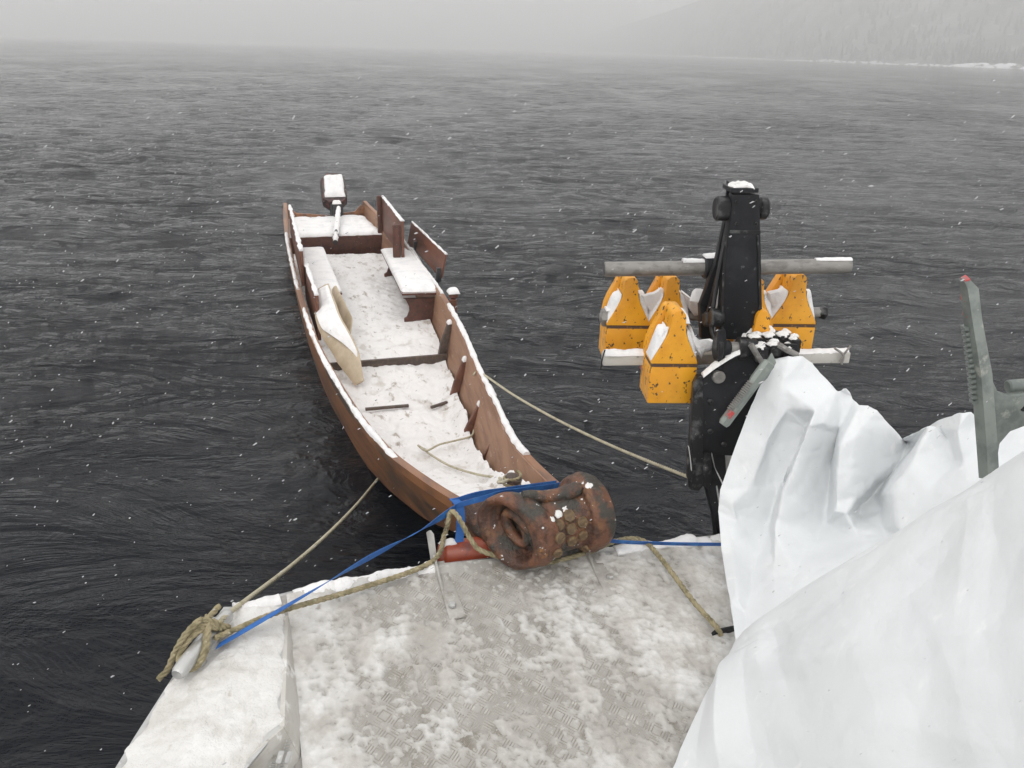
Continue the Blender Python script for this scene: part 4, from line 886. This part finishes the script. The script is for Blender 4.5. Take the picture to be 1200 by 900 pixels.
vfill([(798, 340), (806, 346), (815, 353), (828, 354), (836, 358), (836, 368), (822, 370), (813, 372), (806, 360)], .285, .36, W_[1], 5)
vfill([(774, 392), (778, 384), (785, 380), (790, 386), (788, 398), (782, 410), (776, 414), (772, 404)], -.045, .03, W_[2], 2)
vfill([(806, 378), (811, 390), (818, 398), (832, 396), (840, 400), (838, 410), (826, 412), (822, 420), (814, 408), (808, 396)], -.045, .03, W_[2], 3)
vfill([(899, 342), (908, 340), (918, 338), (926, 344), (922, 354), (916, 364), (912, 368), (906, 362), (900, 352)], .285, .36, W_[4], 4)
pc = ck(797, 366, -.01); 
wE = [o for o in bpy.data.objects if o.name.startswith('yellow_weight')][2]
q = toL(wE, toW(crane, pc)); part('snow_cover', snowpad(q+[-.030, -.045, -.026], q+[.030, -.045, -.026], q+[.030, .06, -.022], q+[-.030, .06, -.022], .035, (16, 16), 2, 2.5), 'snow', wE, 180)
# ------------------------------------------------------------------ ribbed steel bars
def ribbed(name, label, A_, B_, r, teeth, side, group=None):
    o = thing(name, label, 'steel bar', (A_[0], A_[1], min(A_[2], B_[2])), 0)
    a, b_ = toL(o, A_), toL(o, B_); t_ = (b_-a)/np.linalg.norm(b_-a); sd = np.array(side, float); sd -= t_*(sd@t_); sd /= np.linalg.norm(sd); nn = np.cross(t_, sd)
    return o, a, b_, t_, sd, nn
A_, B_ = aty(902, 424, 2.72), aty(847, 498, 2.66)
o, a, b_, t_, sd, nn = ribbed('ribbed_bar', 'grey ribbed steel bar with red mark slanting across black crane plate', A_, B_, .02, 14, (-1, 0, .3))
Ls = np.linalg.norm(b_-a)
part('bar_body', loft([[a+t_*Ls*f+sd*r*math.cos(q)*1.0+nn*r*math.sin(q)*.8 for q in np.linspace(0, 2*math.pi, 8, endpoint=False)+.39] for f, r in ((0, .016), (.02, .024), (.28, .024), (.33, .021), (.96, .021), (1, .016))]), 'galv', o, 30)
part('rib_teeth', comb(*[box(a+t_*Ls*f+sd*.0165-nn*.010, (.0025, .010, .008), .001, [t_, sd, nn]) for f in np.linspace(.36, .78, 15)]), 'pipe', o, 30)
part('red_mark', box(a+t_*Ls*.84+sd*.008-nn*.010, (.014, .010, .012), .003, [t_, sd, nn]), 'redpaint', o)
part('bar_eye', prism([a+sd*.012-t_*.03, a-sd*.022-t_*.012, a-sd*.03+t_*.05, a-sd*.022+t_*.10, a+sd*.0+t_*.09], nn*.012, .003), 'galv', o)
# the standing lever at the right
YL = 1.95
o = thing('steel_lever', 'upright galvanised steel lever with notched edge and red tip', 'lever', aty(1162, 555, YL), 0)
def lv(x, y, dy=0.0): return toL(o, aty(x, y, YL+dy))
post = part('lever_post', loft([[lv(*p0, 0), lv(*p1, -.03), lv(*p2, -.02), lv(*p3, .03)] for p0, p1, p2, p3 in (
    ((1147, 560), (1158, 562), (1171, 556), (1160, 552)), ((1144, 520), (1156, 520), (1169, 518), (1158, 516)), ((1138, 440), (1150, 440), (1163, 438), (1152, 436)), ((1129, 376), (1140, 378), (1151, 374), (1141, 372)), ((1125, 336), (1134, 339), (1147, 338), (1136, 331)), ((1124, 327), (1131, 331), (1138, 329), (1131, 323)))]), 'galv', o, 30)
for i, y in enumerate(np.linspace(384, 470, 15)):
    x = np.interp(y, [376, 440, 520], [1130, 1138.5, 1145]); p = lv(x, y, -.003)
    part('tooth', box(p, (.006, .012, .0045), .0015, [(.95, 0, .3), (0, 1, 0), (-.3, 0, .95)]), 'galv', o)
for x, y, h in ((1130, 347, .012), (1132, 368, .006)):
    part('red_paint', box(lv(x, y, -.002), (.004, .012, h), .002, [(.98, 0, .13), (0, 1, 0), (-.13, 0, .98)]), 'redpaint', o)
part('red_tip', prism([lv(1125, 327, -.004), lv(1131, 331, -.024), lv(1137, 329, -.016), lv(1131, 323.5, .02)], (0, 0, .004), .001), 'redpaint', o)
part('lever_web', prism([lv(1156, 440), lv(1164, 447), lv(1170, 460), lv(1182, 464), lv(1240, 458), lv(1240, 494), lv(1205, 498), lv(1184, 506), lv(1172, 520), lv(1168, 545), lv(1160, 545)], (0, .02, 0), .004), 'galv', o)
pv0 = lv(1180, 453, .03); part('pivot_tube', cyl(pv0, lv(1250, 447, .05), .017, 18, .004), 'galv', o)
part('web_hole', cyl(lv(1201, 476, -.001), lv(1201, 476, .004), .014, 16), 'blacksteel', o)
# ------------------------------------------------------------------ tarpaulins
def wrinkle(P, amp, sc, seed):
    du = np.gradient(P, axis=0); dv_ = np.gradient(P, axis=1); nn = np.cross(du, dv_); nn /= np.linalg.norm(nn, axis=2)[..., None]+1e-9
    x, y, z = P[..., 0], P[..., 1], P[..., 2]
    a = 1-np.abs(2*fbm(x*sc+seed, y*sc, z*sc*.7, 3)-1)*2.2; b2 = fbm(x*sc*2.3, y*sc*2.3+seed, z*sc*2.3, 3)-.5
    return P+nn*(amp*(a*.6+b2*.9))[..., None]
from mathutils.geometry import delaunay_2d_cdt
lines = [  # creases and edges of the rear sheet: (x, y, depth) polylines, ridges nearer and valleys farther
 [(907, 419, 2.80), (880, 475, 2.75), (859, 531, 2.69), (844, 574, 2.64), (842, 600, 2.61), (846, 650, 2.46), (856, 705, 2.20), (866, 780, 1.86)],
 [(907, 419, 2.80), (925, 415, 2.78), (943, 415, 2.78), (955, 423, 2.79), (971, 442, 2.78), (984, 456, 2.74), (992, 454, 2.71), (1001, 465, 2.72), (1008, 474, 2.66), (1018, 474, 2.64), (1030, 479, 2.63), (1048, 499, 2.63), (1065, 518, 2.66), (1077, 508, 2.55), (1089, 499, 2.47), (1100, 500, 2.49), (1114, 486, 2.44), (1126, 481, 2.40), (1140, 480, 2.39), (1160, 496, 2.42), (1182, 500, 2.36), (1200, 496, 2.33), (1290, 480, 2.25)],
 [(925, 415, 2.78), (918, 450, 2.71), (922, 480, 2.68), (948, 495, 2.70)],                                # left shoulder
 [(918, 450, 2.71), (898, 520, 2.66), (880, 572, 2.62), (864, 602, 2.60)],
 [(920, 491, 2.70), (940, 512, 2.69)],
 [(880, 572, 2.62), (905, 566, 2.67), (921, 565, 2.67)],
 [(905, 525, 2.70), (921, 550, 2.67)],
 [(943, 500, 2.69), (927, 540, 2.67), (912, 576, 2.65), (901, 615, 2.60), (884, 660, 2.42), (876, 720, 2.14), (880, 785, 1.84)],     # hollow left of the main fold
 [(984, 456, 2.74), (955, 480, 2.64), (947, 500, 2.60), (931, 540, 2.55), (918, 574, 2.51), (907, 614, 2.47), (915, 640, 2.38), (932, 668, 2.27), (944, 700, 2.12), (950, 780, 1.83)],   # main fold
 [(907, 614, 2.47), (906, 660, 2.34), (905, 715, 2.10), (908, 785, 1.83)],
 [(966, 496, 2.62), (975, 506, 2.66), (979, 516, 2.67), (974, 545, 2.66)],
 [(1001, 465, 2.72), (984, 500, 2.68), (974, 545, 2.66), (970, 590, 2.58), (968, 615, 2.52)],
 [(1008, 474, 2.66), (990, 508, 2.57), (982, 524, 2.54), (979, 587, 2.46), (977, 600, 2.44), (992, 603, 2.42)],
 [(990, 508, 2.57), (1003, 512, 2.55), (998, 560, 2.49)],
 [(1065, 518, 2.66), (1040, 549, 2.58), (1018, 574, 2.51), (1005, 583, 2.47), (992, 603, 2.42), (1003, 622, 2.37), (1014, 640, 2.26), (1020, 690, 2.03), (1022, 780, 1.81)],
 [(1071, 521, 2.63), (1048, 552, 2.60), (1024, 580, 2.58), (1008, 592, 2.55), (1006, 604, 2.52)],
 [(1024, 580, 2.58), (1033, 596, 2.48), (1036, 620, 2.36), (1046, 660, 2.16), (1055, 780, 1.79)],
 [(1089, 499, 2.47), (1066, 540, 2.40), (1044, 575, 2.35), (1033, 596, 2.32), (1046, 615, 2.26)],
 [(1100, 500, 2.49), (1112, 516, 2.44), (1118, 540, 2.38), (1090, 575, 2.28), (1072, 640, 2.14)],
 [(1126, 481, 2.40), (1122, 505, 2.36), (1130, 545, 2.30), (1136, 590, 2.14), (1140, 650, 1.96), (1150, 780, 1.78)],
 [(1182, 500, 2.36), (1172, 540, 2.28), (1176, 570, 2.16), (1190, 640, 1.92), (1200, 780, 1.76)],
 [(858, 590, 2.60), (864, 612, 2.57), (858, 640, 2.48), (864, 700, 2.2)],
 [(866, 780, 1.86), (880, 785, 1.84), (908, 785, 1.83), (950, 780, 1.83), (1022, 780, 1.81), (1055, 780, 1.79), (1100, 780, 1.78), (1150, 780, 1.78), (1200, 780, 1.76), (1290, 780, 1.70)],
 [(1290, 480, 2.25), (1290, 560, 2.10), (1290, 650, 1.88), (1290, 780, 1.70)]]
pk, pts, dep_, eds = {}, [], [], []
for ln in lines:
    for q in ln:
        if q[:2] not in pk: pk[q[:2]] = len(pts); pts.append(Vector((q[0], -q[1]))); dep_.append(q[2])
    eds += [(pk[a[:2]], pk[b_[:2]]) for a, b_ in zip(ln, ln[1:])]
dep_ = np.array(dep_)
cv, ce, cfc, ov, _, _ = delaunay_2d_cdt(pts, eds, [], 0, 1e-4)
px_ = np.array([(v[0], -v[1]) for v in cv]); dd_ = []
PX = np.array([(p[0], -p[1]) for p in pts])
for i, v in enumerate(px_):
    if len(ov[i]): dd_.append(dep_[ov[i][0]])
    else:
        w_ = 1/(np.sum((PX-v)**2, 1)+1); w_ = w_**2; dd_.append(float((w_*dep_).sum()/w_.sum()))
sil = np.array([(866, 780), (842, 600), (844, 574), (859, 531), (880, 475), (907, 419)]+[q[:2] for q in lines[1]]+[(1290, 780)], float)
def inside(q):
    x, y = q; c = False
    for a, b_ in zip(sil, np.roll(sil, -1, 0)):
        if (a[1] > y) != (b_[1] > y) and x < (b_[0]-a[0])*(y-a[1])/(b_[1]-a[1])+a[0]: c = not c
    return c
V = np.array([aty(q[0], q[1], d_) for q, d_ in zip(px_, dd_)]); F = [list(f) for f in cfc if inside(px_[list(f)].mean(0))]
bm = bmesh.new(); vs = [bm.verts.new(v.tolist()) for v in V]
for f in F: bm.faces.new([vs[i] for i in f])
for v in list(bm.verts):
    if not v.link_faces: bm.verts.remove(v)
# the top edge of the sheet turns over and hangs down behind
left_ = {i for i, v in enumerate(px_) if any(abs(v[0]-q[0])+abs(v[1]-q[1]) < .5 for q in lines[0][1:])}
left_co = [V[i] for i in left_]
is_left = lambda v: any(np.abs(np.array(v.co)-c_).sum() < 1e-5 for c_ in left_co)
top_e = [e for e in bm.edges if len(e.link_faces) == 1 and min(v.co.y for v in e.verts) > 2.2 or (len(e.link_faces) == 1 and e.verts[0].co.z+e.verts[1].co.z > 3.3)]
top_e = [e for e in top_e if not any(is_left(v) for v in e.verts)]
ex = bmesh.ops.extrude_edge_only(bm, edges=top_e)
for g_ in ex['geom']:
    if isinstance(g_, bmesh.types.BMVert): g_.co += Vector((.01, .16, -.12))
bmesh.ops.triangulate(bm, faces=bm.faces)
for it in range(4):
    bmesh.ops.subdivide_edges(bm, edges=bm.edges, cuts=1, use_grid_fill=True)
    bmesh.ops.triangulate(bm, faces=[f for f in bm.faces if len(f.verts) > 3])
    for _ in range((0, 0, 1, 4)[it]): bmesh.ops.smooth_vert(bm, verts=[v for v in bm.verts if not v.is_boundary], factor=.5, use_axis_x=True, use_axis_y=True, use_axis_z=True)
bm.normal_update(); bm.verts.index_update()
V = np.array([v.co[:] for v in bm.verts]); NN = np.array([v.normal[:] for v in bm.verts]); F = [[v.index for v in f.verts] for f in bm.faces]; bm.free()
def crumple(V, NN, amp, sc, seed):
    x, y, z = V[:, 0], V[:, 1], V[:, 2]
    wx, wz = fbm(x*3, y*3, z*3, 2)*2.2, fbm(x*3+9, y*3, z*3, 2)*2.2
    r1 = np.abs(2*fbm(x*sc+wx+seed, y*sc, z*sc+wz, 2)-1); r2 = np.abs(2*fbm(x*sc*2.1+seed, y*sc*2.1+wx, z*sc*2.1, 2)-1)
    return V+NN*(amp*(np.minimum(r1, .35)*1.6+np.minimum(r2, .3)*.8-.5))[:, None]
V = crumple(V, NN, .010, 4.5, 2.0); V = crumple(V, NN, .003, 15.0, 6.0)
solo('tarpaulin', (V, F), 'tarp', 'crumpled white tarpaulin draped in deep folds over crane foot', 'tarpaulin', 50)
# front sheet
rws = [
 [(885, 775, 2.10), (905, 740, 2.02), (945, 715, 1.96), (1010, 672, 1.86), (1090, 625, 1.76), (1150, 585, 1.70), (1215, 560, 1.64), (1320, 500, 1.56)],
 [(868, 748, 1.98), (885, 728, 1.93), (925, 700, 1.86), (1000, 651, 1.74), (1080, 603, 1.64), (1140, 566, 1.57), (1205, 525, 1.50), (1310, 460, 1.42)],
 [(850, 780, 1.90), (880, 745, 1.84), (930, 720, 1.76), (1005, 680, 1.62), (1085, 640, 1.52), (1150, 600, 1.45), (1215, 565, 1.38), (1330, 500, 1.30)],
 [(833, 802, 1.86), (868, 775, 1.78), (925, 760, 1.66), (1005, 735, 1.50), (1090, 700, 1.40), (1160, 670, 1.32), (1230, 640, 1.24), (1350, 600, 1.16)],
 [(818, 830, 1.81), (858, 820, 1.72), (920, 815, 1.57), (1005, 800, 1.40), (1095, 780, 1.28), (1170, 760, 1.20), (1245, 740, 1.12), (1370, 700, 1.04)],
 [(802, 866, 1.75), (850, 870, 1.64), (915, 880, 1.48), (1005, 880, 1.30), (1100, 875, 1.18), (1180, 865, 1.08), (1260, 850, 1.0), (1400, 820, .92)],
 [(786, 902, 1.69), (845, 930, 1.56), (910, 950, 1.40), (1010, 970, 1.22), (1110, 980, 1.08), (1190, 980, .98), (1280, 970, .90), (1420, 950, .82)],
 [(770, 945, 1.63), (835, 1000, 1.48), (905, 1050, 1.32), (1010, 1090, 1.14), (1120, 1110, 1.0), (1200, 1110, .90), (1300, 1100, .82), (1440, 1080, .74)]]
rws = [r+[(r[-1][0]+240, r[-1][1]+330, r[-1][2]-.04)] for r in rws]
C = np.array([[aty(*q) for q in r] for r in rws]); G = catgrid(C, 170, 260)
x, y, z = G[..., 0], G[..., 1], G[..., 2]
du = np.gradient(G, axis=0); dv_ = np.gradient(G, axis=1); nn = np.cross(du, dv_); nn /= np.linalg.norm(nn, axis=2)[..., None]+1e-9
nn *= np.where(nn[..., 2:3] < 0, -1, 1)
wx = fbm(x*2.2, y*2.2, z*2.2, 2)*2
r1 = np.abs(2*fbm(x*3.1+wx, y*2.1, z*1.6+3, 2)-1); r2 = np.abs(2*fbm((x*.8+y*.6)*9+wx, (y*.8-x*.6)*2.2, z*2.2+5, 3)-1)
ed_ = np.exp(-((np.linspace(0, 1, 170)[:, None]-.175)/.012)**2)*sstep(.7, .2, np.linspace(0, 1, 260)[None, :])
U_, V_ = np.linspace(0, 1, 170)[:, None], np.linspace(0, 8/7, 260)[None, :]
def fold(u0, v0, u1, v1, h, w):
    du_, dv2 = u1-u0, v1-v0; L2 = du_*du_+dv2*dv2; t_ = np.clip(((U_-u0)*du_+(V_-v0)*dv2)/L2, 0, 1)
    d_ = np.hypot(U_-u0-t_*du_, V_-v0-t_*dv2); return h*np.maximum(0, 1-d_/w)*np.sin(np.pi*np.clip(t_, .04, .96))**.5
FO = 0
for q in ((.20, .03, .85, .16, .024, .08), (.24, .20, .60, .30, -.007, .05), (.18, .34, .70, .48, .009, .12), (.30, .62, .85, .50, -.005, .08), (.42, .55, .95, .72, .006, .09), (.18, .70, .50, .62, .007, .07), (.42, .08, .50, .42, .009, .06), (.48, .40, .56, .80, .007, .06), (.62, .22, .95, .34, -.008, .06), (.66, .46, .74, .74, .006, .05)): FO = FO+fold(*q)
G = G+nn*(FO+.022*(np.minimum(r1, .4)-.2)+.020*(np.minimum(r2, .28)-.2)-.006*ed_+0*x)[..., None]
solo('tarpaulin', grid(G), 'tarp', 'smooth white tarpaulin sheet filling the lower right, beside the slushy deck', 'tarpaulin', 60)
# ------------------------------------------------------------------ falling snow
fv_, ff_, kk = [], [], 0
base_v = np.array([(0, 0, 1), (1, 0, 0), (0, 1, 0), (-1, 0, 0), (0, -1, 0), (0, 0, -1)], float); base_f = [(0, 1, 2), (0, 2, 3), (0, 3, 4), (0, 4, 1), (5, 2, 1), (5, 3, 2), (5, 4, 3), (5, 1, 4)]
for i in range(4600):
    Y = .8+13*RNG.random()**1.2; p = aty(RNG.uniform(-250, 1450), RNG.uniform(85, 1000), Y)
    if p[2] < .05: continue
    sh = sw(np.array([7.5, 0, 0])); 
    r = RNG.uniform(.0008, .0022)*(1 if Y > 2 else .55)*(1+Y*.05)
    tdir = np.array([.8, .25, .5])+RNG.normal(0, .2, 3); tdir /= np.linalg.norm(tdir)
    v = base_v*r*RNG.uniform(.6, 1.3, (6, 1)); v = v+np.outer(v@tdir, tdir)*RNG.uniform(.6, 3.2)
    fv_.append(v+p); ff_ += [[kk+a for a in f] for f in base_f]; kk += 6
solo('snowflakes', (np.vstack(fv_), ff_), 'foam', label='snowflakes drifting in the air over the water and boats', kind='stuff', smooth=None)
